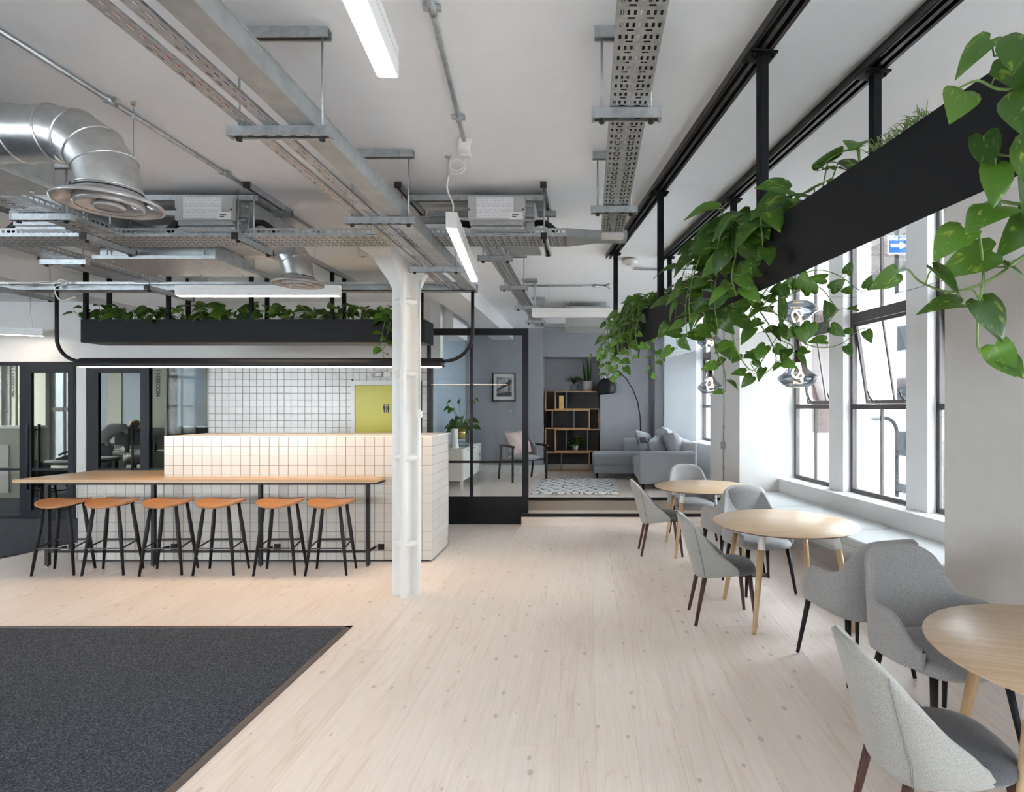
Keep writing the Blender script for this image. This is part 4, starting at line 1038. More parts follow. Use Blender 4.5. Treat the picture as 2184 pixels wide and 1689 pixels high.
# ---- black tracks and rods for the window planter
MP = Matrix.Translation((.716, 2.443, 0)) @ Matrix.Rotation(R(8.6), 4, 'Z')
def PW(x, s, z): return MP @ Vector((x, s, z))
for k, xx in enumerate((.03, .595)):
    t = thing('ceiling_track', 'dark steel slotted ceiling track, %s of the pair above the window planter' % ('room side' if k == 0 else 'window side'), 'track', PW(xx, 0, HC))
    for off, nm in ((-.041, 'channel'), (.0, 'channel')):
        mb = MB(); strut(mb, PW(xx + off, -2.2, HC - .022), PW(xx + off, 3.42, HC - .022)); mb.build(nm, 'track', t, True)
    mb = MB(); mb.box((xx + .024, -2.2, HC - .04), (xx + .03, 3.42, HC), MP); mb.box((xx - .066, -2.2, HC - .04), (xx - .062, 3.42, HC), MP); mb.build('edge_strip', 'track', t, True)
    for s in (-1.65, .0, 1.6, 3.22):
        sh = s + (.05 if k else 0)
        mb = MB(); mb.box((xx - .02, sh - .02, 2.40 if False else 2.36), (xx + .02, sh + .02, HC - .045), MP); mb.build('drop_rod', 'charcoal', t, True, bevel=.003)
        mb = MB(); mb.box((xx - .075, sh - .045, HC - .052), (xx + .05, sh + .045, HC - .044), MP); pt = mb.build('fixing_plate', 'charcoal', t, True)
        mb = MB()
        for dx in (-.05, .035): MB().lathe([(0, -.064), (.008, -.064), (.008, -.05), (0, -.05)], 6, PW(xx + dx, sh - .02, HC)).build('bolt', 'charcoal', pt, True)

# ---- linear lights
def linear_light(name_label, p0, p1, zb, w=.07, h=.105, cords=(.03,), group='linear strip lights', led='led'):
    p0 = Vector((p0[0], p0[1], zb)); p1 = Vector((p1[0], p1[1], zb)); d = p1 - p0; L = d.length
    ang = math.atan2(d.y, d.x); m = Matrix.Translation(p0) @ Matrix.Rotation(ang, 4, 'Z')
    t = thing('linear_light', name_label, 'light', (p0 + p1) / 2, 0, group)
    MB().box((0, -w / 2, .004), (L, w / 2, h), m).build('housing', 'lightbody', t, True, bevel=.002)
    MB().box((.012, -w / 2 + .008, -.001), (L - .012, w / 2 - .008, .006), m).build('diffuser', led, t, True)
    MB().box((0, -w / 2 - .0008, h * .62), (L, w / 2 + .0008, h * .635), m).build('groove', 'galv2', t, True)
    for c in cords:
        a = m @ Vector((c, 0, h)); top = HC
        if c == cords[0] and len(cords) == 1:
            pts = [a + (Vector((a.x - .03, a.y, HC - .12)) - a) * k + Vector((.012 * math.sin(k * 7), 0, 0)) for k in [i / 10 for i in range(11)]]
            MB().tube(pts, .0055, 8).build('power_cord', 'plastic', t, True)
            q = pts[-1]
            MB().tube([q + Vector((.055 + .05 * math.cos(u), .0, .03 + .04 * math.sin(u) + .004 * u)) for u in [math.pi + 4 * math.pi * i / 30 for i in range(31)]], .0045, 6).build('cord_coil', 'plastic', t, True)
            MB().tube([q, Vector((q.x, q.y, HC))], .0035, 6).lathe([(0, -.006), (.022, -.006), (.022, 0), (0, 0)], 12, (q.x, q.y, HC)).build('ceiling_hook', 'galv', t, True)
        else:
            MB().tube([a, Vector((a.x, a.y, HC))], .0025, 6).build('suspension_wire', 'plastic', t, True)
    return t
linear_light('slanting white strip light nearest the camera at the top', (-.50, .30), (-.67, 1.90), 2.74, cords=(.2, 1.4))
linear_light('slanting white strip light hanging beside the grey trunking', (-.845, 3.50), (-1.005, 5.0), 2.74, cords=(.04,))
linear_light('white strip light hung crosswise above the bar planter', (px(378, 5.4), 5.4), (px(725, 5.4), 5.4), pz(632, 5.4), cords=(.3, 1.3))
linear_light('white strip light hung crosswise in front of the far room', (px(1135, 6.75), 6.75), (.46, 6.75), pz(677, 6.75), cords=(.2, .95), led='lightbody')
linear_light('short white strip light at the frame edge by the office front', (px(93, 8.25), 8.25), (-9.3, 7.6), 2.66, cords=(.13,))

# ---- long black bar lamp
YL = 5.68
bl = thing('bar_lamp', 'long black half-round lamp hanging over the bar on bent pipes', 'lamp', (-3.25, YL, 2.0))
xl, xr = px(175, YL), px(944, YL); zt_, zb_ = pz(766, YL), pz(783, YL)
mb = MB(); pr = [(YL + .075 * math.cos(a), zb_ + .004 + .088 * math.sin(a)) for a in [math.pi * i / 14 for i in range(15)]]
pr2 = [(YL + .070 * math.cos(a), zb_ + .004 + .083 * math.sin(a)) for a in [math.pi * i / 14 for i in range(15)]][::-1]
mb.grid([[(x, y, z) for y, z in pr + pr2] for x in (xl, xr)], True)
mb.build('shade', 'black', bl, True)
for x in (xl, xr - .004): MB().prism(pr, .004, Matrix(((0, 0, 1, x), (1, 0, 0, 0), (0, 1, 0, 0), (0, 0, 0, 1)))).build('end_plate', 'black', bl, True)
MB().box((xl + .02, YL - .052, zb_ - .003), (xr - .02, YL + .052, zb_ + .012)).build('diffuser', 'ledwarm', bl, True)
for s, x0 in ((-1, px(121, YL)), (1, px(1008, YL))):
    xe = xl if s < 0 else xr; zz = pz(770, YL); rb = abs(xe - x0) * .92
    pts = [Vector((x0, YL, 2.86)), Vector((x0, YL, zz + rb))] + [Vector((x0 - s * rb * (1 - math.cos(a)), YL, zz + rb * (1 - math.sin(a)))) for a in [math.pi / 2 * i / 8 for i in range(1, 9)]] + [Vector((xe, YL, zz))]
    MB().tube(pts, .017, 12).build('bent_pipe', 'black', bl, True)

t = thing('loose_cable', 'loose white cable looped over the trunking at the left edge', 'cable', (-5.4, 5.66, 2.88))
MB().tube(spline_pts([at(25, 612, 5.64), at(60, 606, 5.64), at(95, 601, 5.62), at(115, 603, 5.60), at(130, 597, 5.6), at(145, 602, 5.6), at(138, 607, 5.62), at(118, 612, 5.62), at(119, 628, 5.6), at(132, 641, 5.6), at(160, 633, 5.6)]), .006, 6).build('cable_loop', 'plastic', t, True)
MB().box(tuple(at(30, 608, 5.66)), tuple(at(70, 601, 5.60))).build('cable_driver', 'plastic', t, True, bevel=.003)

# ================================================================ BAR
# ---- tiled counter and low tiled plinth
tf_mesh = tile_mesh('t').mesh('tile'); tf_mesh.materials.append(M['tile'])
ic = thing('tiled_counter', 'tall white-tiled counter wall standing behind the wooden bar top', 'counter', (-3.08, 6.42, 0))
MB().box((-4.50, 6.049, .015), (-1.674, 6.80, 1.320)).build('body', 'grout', ic, True)
MB().box((-4.49, 6.07, 0), (-1.70, 6.78, .02)).build('plinth', 'black', ic, True)
MB().box((-4.505, 6.040, 1.322), (-1.665, 6.805, 1.332)).build('capping', 'plastic', ic, True)
cnt = 0; rest = MB()
order = [(r, c) for r in range(12, 8, -1) for c in range(28)] + [(r, c) for c in range(28) for r in range(9)]
for r, c in order:
    x = -1.665 - .051 - c * .1015; z = .015 + .051 + r * .1005
    if cnt < 300:
        o = link('tile', tf_mesh, None, ic); o.location = Vector((x, 6.041, z)) - Vector(ic.location); cnt += 1
    else:
        rest.add(tile_mesh('t').v, tile_mesh('t').f, False, T((x, 6.041, z)))
side = tile_mesh('t')
for c in range(7):
    for r in range(13):
        rest.add(side.v, side.f, False, T((-1.666, 6.041 + .055 + c * .102, .015 + .051 + r * .1005)) @ RZ(90))
for c in range(7):
    for r in range(4):
        rest.add(side.v, side.f, False, T((-4.508, 6.041 + .055 + c * .102, .015 + .051 + (r + 9) * .1005)) @ RZ(-90))
rest.build('tile_field', 'tile', ic, True)['kind'] = 'stuff'
ip = thing('tiled_plinth', 'low white-tiled plinth carrying the left half of the bar top', 'plinth', (-4.97, 6.3, 0))
MB().box((-5.43, 6.049, .015), (-4.51, 6.60, .862)).build('body', 'grout', ip, True)
MB().box((-5.41, 6.07, 0), (-4.51, 6.58, .02)).build('base', 'black', ip, True)
for c in range(9):
    for r in range(8):
        o = link('tile', tf_mesh, None, ip); o.location = Vector((-4.56 - c * .1015, 6.041, .066 + r * .1005)) - Vector(ip.location)
    o = link('tile', tf_mesh, None, ip); o.location = Vector((-4.56 - c * .1015, 6.041, .838)) - Vector(ip.location); o.scale = (1, 1, .43)
# ---- wooden bar top on black legs
bt = thing('bar_table', 'long oak bar top on black steel legs wrapped around the tiled counter', 'bar table', (-3.9, 5.9, 0))
poly = [(-5.85, 5.775), (-2.165, 5.775), (-2.165, 6.038), (-4.52, 6.038), (-4.52, 6.61), (-5.72, 6.61)]
MB().prism(poly, .036, T((0, 0, .869))).build('worktop', 'oak', bt, True, bevel=.003)
MB().prism([(p[0] + .002 * (1 if p[0] < -4 else -1), p[1]) for p in poly], .004, T((0, .0, .865))).build('worktop_underlay', 'black', bt, True)
mb = MB()
LX = [px(x, 5.83) for x in (102, 328, 556, 785)]
for x in LX:
    l = MB().box((x - .018, 5.812, .02), (x + .018, 5.848, .865)).build('leg', 'black', bt, True, bevel=.002)
    MB().lathe([(0, 0), (.018, 0), (.018, .008), (.008, .012), (.008, .022), (0, .022)], 12, (x, 5.83, 0)).build('levelling_foot', 'chrome', l, True)
    MB().box((x - .010, 5.83, .15), (x + .010, 6.035, .17)).build('wall_arm', 'black', bt, True)
    MB().box((x + .03, 6.026, .13), (x + .09, 6.039, .19)).build('wall_plate', 'black', bt, True)
    MB().box((x + .02, 5.80, .852), (x + .11, 6.03, .866)).build('top_bracket', 'black', bt, True)
for a, b in zip(LX[:-1], LX[1:]):
    MB().box((a + .018, 5.818, .152), (b - .018, 5.842, .172)).build('foot_rail', 'black', bt, True)
MB().box((LX[0], 5.815, .845), (LX[-1], 5.845, .865)).build('apron_rail', 'black', bt, True)

# ---- bar stools
def make_stool():
    t = thing('bar_stool', 'x', 'stool', (0, 0, 0), 0, 'tan leather bar stools')
    rows = []
    prof = [(0, 'b'), (.7, 'b'), (.95, 'b'), (1.0, 'm'), (.985, 't'), (.85, 't'), (.6, 't'), (.3, 't'), (0, 't')]
    plan = superell(.212, .185, 2.5, 40); mb = MB()
    def zt(x, y):
        return .700 + .020 * (x / .21) ** 2 + .009 * (y / .185) - .010 * max(0, -y / .185) ** 2
    for k, m in prof:
        row = []
        for x, y in plan:
            xx, yy = x * k, y * k; z = zt(xx, yy)
            if m == 'b': z -= .022
            elif m == 'm': z -= .011
            row.append((xx, yy, z))
        rows.append(row)
    mb.grid(rows, True); st_ = mb.build('seat', 'leather', t)
    MB().tube([(x * .985, y * .985, zt(x, y) - .001) for x, y in plan], .0035, 6, closed=True).build('seat_piping', 'leather', st_)
    MB().box((-.13, -.10, .665), (.13, -.08, .680)).box((-.13, .08, .665), (.13, .10, .680)).box((-.09, -.09, .660), (-.07, .09, .676)).box((.07, -.09, .66), (.09, .09, .676)).build('seat_frame', 'black', t)
    for sx in (-1, 1):
        for sy in (-1, 1):
            MB().tube([(sx * .115, sy * .085, .69), (sx * .147, sy * .100, .42), (sx * .198, sy * .128, 0)], [.013, .0185, .011], 12).build('leg', 'black', t)
        MB().tube([(sx * .172, -.113, .262), (sx * .166, .110, .30)], .0075, 8).build('stretcher', 'black', t)
    MB().box((-.166, .102, .290), (.166, .118, .308)).build('stretcher', 'black', t)
    MB().box((-.172, -.122, .256), (.172, -.106, .266)).build('foot_rest', 'track', t)
    return t
proto = make_stool()
for i, m_ in enumerate((111, 218, 340.5, 454.5, 583.5, 694)):
    o = proto if i == 0 else copy_tree(proto)
    o.location = ((m_ - 1256) / 1215 * 5.54 - .0, 5.667, 0); o.rotation_euler.z = R((3, 2, 4, 1, 3, 2)[i])
    o['label'] = '%s tan leather bar stool on black legs along the bar' % ['leftmost', 'second from left', 'third from left', 'fourth from left', 'fifth from left', 'rightmost, nearest the white column,'][i]

# ================================================================ ROUND TABLES AND CHAIRS
def make_table(name_mat, loc, label, rz=0.0):
    t = thing('round_table', label, 'table', loc, rz, 'round oak tables')
    r = .553
    MB().lathe([(0, .7335), (r - .004, .7335), (r, .7300), (r - .002, .7285), (0, .7285)][::-1], 72).build('tabletop', name_mat, t)
    MB().lathe([(0, .714), (r - .035, .714), (r - .006, .7285), (0, .7285)], 72).build('tabletop_edge', 'oakedge', t)
    MB().box((-.30, -.02, .692), (.30, .02, .714)).box((-.02, -.30, .692), (.02, .30, .714)).build('frame', 'plastic', t)
    for sx in (-1, 1):
        for sy in (-1, 1):
            a = Vector((sx * .275, sy * .275, .714)); b = Vector((sx * .372, sy * .372, 0))
            l = MB().tube([a.lerp(b, .17), a.lerp(b, .5), a.lerp(b, .97), b], [.0245, .0225, .0165, .012], 16).build('leg', 'oakleg', t)
            MB().tube([a, a.lerp(b, .175)], [.0262, .0262], 16).build('bracket', 'plastic', l)
    return t
TBL = [(1.308, 6.535), (1.547, 4.511), (1.863, 2.092)]
make_table('oakb', (TBL[0][0], TBL[0][1], 0), 'farthest round oak table, close to the platform steps')
make_table('oakb', (TBL[1][0], TBL[1][1], 0), 'middle round oak table on splayed legs with white brackets', R(3))
make_table('oakb', (TBL[2][0], TBL[2][1], 0), 'nearest round oak table, cut off by the picture edge', R(-20))

def smooth(x): x = max(0.0, min(1.0, x)); return x * x * (3 - 2 * x)
def shell(name, mat, parent, a, b, p, tmax, topf, botf, lean, narrow, tuck, thick, nu=44, nv=12, zref=.44):
    mb = MB(); rows = []
    us = [-1 + 2 * i / nu for i in range(nu + 1)]
    def base(u):
        t = u * tmax; c, s_ = math.cos(t), math.sin(t)
        return a * math.copysign(abs(s_) ** (2 / p), s_), -b * math.copysign(abs(c) ** (2 / p), c)
    def P(u, z):
        x, y = base(u); h = z - zref
        if h >= 0:
            x *= 1 - narrow * h; y -= lean * h * max(0.0, math.cos(u * tmax) * .75 + .25)
        else:
            k = 1 + tuck * h * (1 + 4 * -h); x *= k; y *= k
        return Vector((x, y, z))
    for i in range(nv + 1):
        v = i / nv; rows.append([P(u, botf(abs(u)) + (topf(abs(u)) - botf(abs(u))) * v) for u in us])
    # thick shell: outer and inner skins joined with a rounded rim
    n = len(us)
    def nrm(i, j):
        du = rows[i][min(j + 1, n - 1)] - rows[i][max(j - 1, 0)]; dv = rows[min(i + 1, nv)][j] - rows[max(i - 1, 0)][j]
        q = du.cross(dv)
        return q.normalized() if q.length > 1e-9 else Vector((0, -1, 0))
    outer = [[rows[i][j] for j in range(n)] for i in range(nv + 1)]
    inner = [[rows[i][j] - nrm(i, j) * thick for j in range(n)] for i in range(nv + 1)]
    mid = lambda A, B, up: (A + B) / 2 + up
    loop = []
    rimt = [mid(outer[nv][j], inner[nv][j], Vector((0, 0, thick * .42))) for j in range(n)]
    rimb = [mid(outer[0][j], inner[0][j], Vector((0, 0, -thick * .3))) for j in range(n)]
    ring = outer + [rimt] + inner[::-1] + [rimb]
    mb.grid(ring + [outer[0]])
    # close the two front ends
    for j in (0, n - 1):
        o = len(mb.v); m = len(ring)
        fwd = (ring[0][j] - ring[0][1 if j == 0 else n - 2]).normalized() * thick * .35
        for i in range(nv): 
            A, B, C, D = outer[i][j], outer[i + 1][j], inner[i + 1][j], inner[i][j]
            e = [(A + D) / 2 + fwd, (B + C) / 2 + fwd]
            k = len(mb.v); mb.v += [tuple(A), tuple(B), tuple(e[1]), tuple(e[0]), tuple(C), tuple(D)]
            f1, f2 = (k, k + 1, k + 2, k + 3), (k + 3, k + 2, k + 4, k + 5)
            if j: f1, f2 = f1[::-1], f2[::-1]
            mb.f += [f1, f2]; mb.s += [True, True]
    o = mb.build(name, mat, parent)
    bm = bmesh.new(); bm.from_mesh(o.data); bmesh.ops.remove_doubles(bm, verts=bm.verts, dist=.0004); bmesh.ops.recalc_face_normals(bm, faces=bm.faces); bm.to_mesh(o.data); bm.free()
    return o, P
def make_side_chair():
    t = thing('side_chair', 'x', 'chair', (0, 0, 0), 0, 'pale side chairs with dark seats')
    top = lambda u: .402 + .405 * (1 - smooth((u - .20) / .85) ** .92) - .014 * min(1, u / .25) ** 2
    bot = lambda u: .345 + .045 * smooth(u)
    sh, P = shell('backrest', 'fabL', t, .232, .225, 2.5, R(124), top, bot, .30, .42, .9, .028)
    for s in (-1, 1):
        uu = .40
        MB().tube([P(s * uu, bot(uu) + (top(uu) - bot(uu)) * k) + Vector((s * .0015, -.0015, 0)) for k in [i / 14 for i in range(15)]], .0035, 6).build('seam_piping', 'seam', sh)
    pad('seat', .214, .225, 3.0, .375, .455, 'fabD', t, .022, 44, 0, .035)
    for sx in (-1, 1):
        MB().tube([(sx * .155, .19, .385), (sx * .185, .235, 0)], [.019, .0115], 14).build('leg', 'walnut', t)
        MB().tube([(sx * .140, -.14, .37), (sx * .165, -.215, 0)], [.019, .0115], 14).build('leg', 'walnut', t)
    return t
def make_arm_chair():
    t = thing('arm_chair', 'x', 'chair', (0, 0, 0), 0, 'mid-grey upholstered armchairs')
    def top(u):
        arm = .645 - .13 * smooth((u - .70) / .30)
        return arm + (.868 - .055 * (u / .34) ** 3 - arm) * (1 - smooth((u - .33) / .22)) if u < .55 else arm
    bot = lambda u: .385 + .045 * smooth((u - .2) / .5)
    sh, P = shell('shell', 'fabM', t, .305, .272, 2.5, R(131), top, bot, .24, .20, .8, .036, nu=80)
    pad('seat', .245, .265, 3.2, .400, .475, 'fabMs', t, .02, 44, 0, .03)
    for sx in (-1, 1):
        for sy, yy, y2 in ((1, .20, .262), (-1, -.17, -.235)):
            l = MB().tube([(sx * .185, yy, .41), (sx * .232, y2, .012)], [.019, .0115], 14).build('leg', 'black', t)
            MB().lathe([(0, 0), (.011, 0), (.011, .013), (0, .013)], 10, (sx * .232, y2, 0)).build('glide', 'chrome', l)
    return t
sc_ = make_side_chair()
for i, (x, y, a, lab) in enumerate(((.79, 6.42, -90, 'pale grey side chair with dark seat at the farthest table'), (1.02, 4.44, -91, 'pale grey side chair with dark seat at the middle table'), (1.245, 2.09, -92, 'pale grey side chair with dark seat nearest the camera'))):
    o = sc_ if i == 0 else copy_tree(sc_)
    o.location = (x, y, 0); o.rotation_euler.z = R(a); o['label'] = lab
ac = make_arm_chair()
for i, (x, y, a, lab) in enumerate(((1.30, 7.18, 186, 'grey armchair behind the farthest table, facing the camera'), (1.45, 5.78, 12, 'grey armchair seen from behind between the farthest two tables'), (1.53, 5.18, 190, 'grey armchair behind the middle table, facing the camera'), (1.68, 3.60, 14, 'grey armchair seen from behind in front of the middle table'), (1.74, 2.84, 188, 'grey armchair behind the nearest table, facing the camera'))):
    o = ac if i == 0 else copy_tree(ac)
    o.location = (x, y, 0); o.rotation_euler.z = R(a); o['label'] = lab

# ---- glass pendant lamps over the tables
def pendant(x, y, label):
    t = thing('pendant_lamp', label, 'lamp', (x, y, 1.79), 0, 'smoked glass pendants'); zb = 1.795
    prof = [(.0, .0), (.05, .001), (.085, .008), (.120, .030), (.152, .065), (.156, .076), (.150, .088), (.115, .112), (.080, .145), (.055, .185), (.041, .225), (.035, .262), (.034, .295)]
    MB().lathe_open(prof, 48, (x, y, zb)).build('glass_shade', 'lampglass', t, True)
    MB().lathe([(0, .20), (.024, .20), (.026, .29), (.012, .30), (0, .30)], 20, (x, y, zb)).build('lamp_holder', 'black', t, True)
    mb = MB()
    for k in range(3):
        a0 = 2 * math.pi * k / 3; pts = []
        for i in range(15):
            u = i / 14; ang = a0 + 2.2 * u; r = .010 + .040 * math.sin(math.pi * min(1, u * .98)) ** 1.2 * (1 - .25 * u)
            pts.append((x + r * math.cos(ang), y + r * math.sin(ang), zb + .195 - .12 * math.sin(math.pi * .5 * min(1, u * 1.1))))
        mb.tube(pts, .0065, 8)
    mb.build('bulb_tube', 'bulb', t, True)
    MB().tube([(x, y, zb + .295), (x, y, HC)], .003, 6).build('flex', 'black', t, True)
    MB().lathe([(0, -.03), (.04, -.03), (.045, -.02), (.045, 0), (0, 0)], 20, (x, y, HC)).build('canopy', 'black', t, True)
    return t
pendant(px(1702, 4.50), 4.50, 'smoked glass pendant lamp over the middle table')
pendant(px(1515, 6.75), 6.75, 'smoked glass pendant lamp over the farthest table')

# ================================================================ FAR ROOM
# ---- glass partition
gp = structure('wall_glass_partition')
YP = 7.97; xa, xb = px(912, YP), px(1127, YP); ztop = pz(701, YP)
xm = px(1006, YP)
MB().box((xa, YP - .03, ztop - .09), (xb, YP + .03, ztop)).box((xb - .085, YP - .03, 0), (xb, YP + .03, ztop - .09)).box((xa, YP - .03, 0), (xa + .04, YP + .03, ztop - .09)).box((xm - .018, YP - .025, .37), (xm + .018, YP + .025, ztop - .09)).box((xa, YP - .025, .855), (xb - .085, YP + .025, .885)).build('steel_frame', 'frame', gp, bevel=.003)
MB().box((xa + .04, YP - .02, 0), (xb - .085, YP + .02, .385)).build('kick_panel', 'frame', gp, bevel=.003)
for a, b in ((xa + .04, xm - .018), (xm + .018, xb - .085)):
    MB().box((a, YP - .004, .885), (b, YP + .004, ztop - .09)).build('pane', 'partglass', gp)
    MB().box((a, YP - .004, .385), (b, YP + .004, .855)).build('pane', 'partglass', gp)
# ---- sideboard
sb = thing('sideboard', 'white sideboard with drawers behind the glass partition', 'sideboard', (-2.17, 9.5, PLAT))
MB().box((-2.40, 8.80, PLAT + .16), (-1.95, 10.28, PLAT + .66)).build('body', 'plastic', sb, True, bevel=.004)
for i in range(3):
    y0 = 8.82 + i * .483
    for j in range(3 if i == 2 else 1):
        z0, z1 = (PLAT + .175 + j * .16, PLAT + .175 + j * .16 + .15) if i == 2 else (PLAT + .175, PLAT + .645)
        d = MB().box((-1.95, y0 + .005, z0), (-1.935, y0 + .473, z1)).build('drawer', 'plastic', sb, True, bevel=.002)
        MB().box((-1.935, y0 + .18, z1 - .025), (-1.918, y0 + .29, z1 - .015)).build('handle', 'chrome', d, True)
for yy in (8.86, 10.22):
    for xx in (-2.36, -1.98): MB().box((xx - .02, yy - .02, PLAT), (xx + .02, yy + .02, PLAT + .16)).build('leg', 'plastic', sb, True)
v = thing('boot_vase', 'pair-like white ceramic boot vase on the sideboard', 'vase', (-2.12, 8.95, PLAT + .66))
for k, yy in enumerate((0, .09)):
    mb = MB(); rows = []
    for i in range(9):
        u = i / 8; z = .30 * u; rr = .035 + .012 * u
        fx = .10 * (1 - u) ** 4
        rows.append([(rr * math.cos(a) * (1 + fx * 8 * max(0, math.cos(a))), yy + rr * .8 * math.sin(a), z) for a in [2 * math.pi * j / 14 for j in range(14)]])
    mb.grid(rows, True); mb.build('boot', 'plastic', v)

# ---- armchair with pink pillow
ch = thing('lounge_chair', 'black wooden lounge chair with blue-grey shell behind the glass', 'armchair', (-1.20, 10.25, PLAT), R(213))
shl, P_ = shell('shell', 'sofa', ch, .31, .26, 2.4, R(95), lambda u: .84 - .25 * smooth((u - .45) / .55), lambda u: .42, .45, .2, .3, .03, nu=32, zref=.42)
pad('seat', .30, .29, 2.8, .36, .43, 'sofa', ch, .015, 36, 0, .02)
for sx in (-1, 1):
    MB().tube([(sx * .33, .30, 0), (sx * .33, .30, .60)], .019, 10).build('leg', 'blackwood', ch)
    MB().tube([(sx * .33, -.28, 0), (sx * .34, -.16, .60)], .019, 10).build('leg', 'blackwood', ch)
    MB().tube([(sx * .34, -.20, .61), (sx * .345, .0, .625), (sx * .335, .36, .615)], .021, 10).build('armrest', 'blackwood', ch)
    MB().tube([(sx * .33, -.24, .36), (sx * .33, .30, .36)], .014, 8).build('side_rail', 'blackwood', ch)
MB().tube([(-.33, .28, .37), (.33, .28, .37)], .015, 8).build('front_rail', 'blackwood', ch)
p = pillow('pillow', .44, .44, .15, 'pink'); tag(p, 'pale pink square pillow on the lounge chair behind the glass', 'pillow')
p.location = (-1.27, 10.32, PLAT + .655); p.rotation_euler = (R(-16), R(-9), R(33))
# ---- framed print
fp = thing('framed_print', 'black-framed monochrome bridge photograph on the grey wall', 'picture', (px(1074, 11.28), 11.28, 1.9))
a, b = at(1050, 795, 11.27), at(1099.5, 856, 11.27)
MB().box((a.x, 11.255, b.z), (b.x, 11.298, b.z + .022)).box((a.x, 11.255, a.z - .022), (b.x, 11.298, a.z)).box((a.x, 11.255, b.z), (a.x + .022, 11.298, a.z)).box((b.x - .022, 11.255, b.z), (b.x, 11.298, a.z)).build('frame', 'black', fp, True)
MB().box((a.x + .02, 11.275, b.z + .02), (b.x - .02, 11.29, a.z - .02)).build('mount', 'plastic', fp, True)
x0, x1, z0, z1 = a.x + .085, b.x - .075, b.z + .095, a.z - .09
MB().box((x0, 11.272, z0), (x1, 11.276, z1)).build('print', 'photo', fp, True)
MB().add([(x0, 11.271, z0), (x1, 11.271, z0), (x1, 11.271, z0 + .10), (x0, 11.271, z0 + .06)], [(0, 1, 2, 3)]).add([(x0, 11.2712, z0 + .10), (x0, 11.2712, z0 + .125), (x1, 11.2712, z1 - .03), (x1, 11.2712, z1 - .12)], [(0, 3, 2, 1)]).box((x1 - .07, 11.270, z0), (x1 - .04, 11.2712, z1 - .02)).build('bridge_print', 'print', fp, True)
MB().box((px(1086, 11.29), 11.285, pz(880, 11.29)), (px(1092, 11.29), 11.3, pz(874, 11.29))).build('wall_socket', 'greylight').__setitem__('label', 'small grey wall socket below the framed bridge photograph')
bpy.data.objects['wall_socket']['category'] = 'socket'

# ---- bookcase
bc = thing('bookcase', 'stepped oak bookcase with dark dividers in the grey alcove', 'bookcase', (px(1221, 11.48), 11.6, PLAT))
YBc = 11.48; dep = .30; th = .022
bx = lambda x: px(x, YBc); bz = lambda y: pz(y, YBc)
oak_b = []
def board(x0, x1, z0, z1, nm='board', mat='oakshelf'): MB().box((x0, YBc, z0), (x1, YBc + dep, z1)).build(nm, mat, bc, True, bevel=.0015)
zs = [bz(834), bz(873.5), bz(915), bz(964), bz(1005.5)]; zs[-1] = PLAT
board(bx(1162), bx(1162) + th, PLAT, bz(834), 'side_post'); board(bx(1279) - th, bx(1279), PLAT + 0.0, bz(834), 'side_post')
rows = [(0, 1183, 1279), (1, 1162, 1258), (2, 1183, 1279), (3, 1162, 1258)]
for k, xa_, xb_ in rows:
    zt2, zb2 = zs[k], zs[k + 1]
    board(bx(xa_), bx(xb_), zt2 - th, zt2, 'shelf'); board(bx(xa_), bx(xb_), zb2, zb2 + th, 'shelf')
    board(bx(xa_), bx(xa_) + th, zb2 + th, zt2 - th, 'upright'); board(bx(xb_) - th, bx(xb_), zb2 + th, zt2 - th, 'upright')
    if k < 3: MB().box((bx(1162) + th, YBc + dep - .012, zb2), (bx(1279) - th, YBc + dep - .002, zt2)).build('back_panel', 'darkpanel', bc, True)
    else: MB().box((bx(1162) + th, YBc + dep - .012, zb2 + .12), (bx(1279) - th, YBc + dep - .002, zt2)).build('back_panel', 'darkpanel', bc, True)
for k, xs_ in ((0, (1207,)), (1, (1177, 1224)), (2, (1207, 1253)), (3, (1197,))):
    for x in xs_: MB().box((bx(x) - .008, YBc + .01, zs[k + 1] + th), (bx(x) + .008, YBc + dep - .01, zs[k] - th)).build('divider', 'slatepot', bc, True)
gv = MB().box((-.05, -.04, 0), (.05, .04, .26)).build('brass_block', 'gold', bevel=.004); gv.location = (bx(1197), YBc + .14, zs[1] + th); tag(gv, 'upright brass block vase on the top shelf of the bookcase', 'vase')

# ---- rug
rg = MB(); n1, n2 = 30, 40; rr_ = random.Random(3)
top = [[(-.885 + 1.33 * i / n1 + (rr_.uniform(-.012, .012) if i in (0, n1) else 0) + .03 * (j / n2), 8.47 + 1.78 * j / n2 + (rr_.uniform(-.02, .02) if j in (0, n2) else 0), PLAT + (.006 if i in (0, n1) or j in (0, n2) else .026 + rr_.uniform(-.004, .004))) for i in range(n1 + 1)] for j in range(n2 + 1)]
rg.grid(top); ro = rg.build('rug', 'rug'); tag(ro, 'shaggy white rug with black lattice pattern on the platform', 'rug')

# ---- corner sofa
so = thing('corner_sofa', 'blue-grey corner sofa with chaise on the raised platform', 'sofa', (1.1, 10, PLAT))
z = PLAT
soft('arm', (.79, 8.95, z + .085), (1.70, 9.12, z + .60), 'sofa', so, .05, True)
soft('back_frame', (1.50, 9.10, z + .10), (1.74, 11.0, z + .74), 'sofa', so, .05, True)
soft('seat_base', (.80, 9.10, z + .10), (1.52, 10.22, z + .26), 'sofa', so, .025, True)
soft('seat_cushion', (.77, 9.115, z + .25), (1.50, 10.20, z + .45), 'sofa', so, .055, True)
soft('chaise_base', (.09, 10.22, z + .11), (1.52, 11.0, z + .25), 'sofa', so, .025, True)
soft('chaise_cushion', (.06, 10.20, z + .24), (1.50, 10.99, z + .46), 'sofa', so, .06, True)
soft('back_bolster', (.64, 10.86, z + .12), (1.72, 11.08, z + .70), 'sofa', so, .06, True)
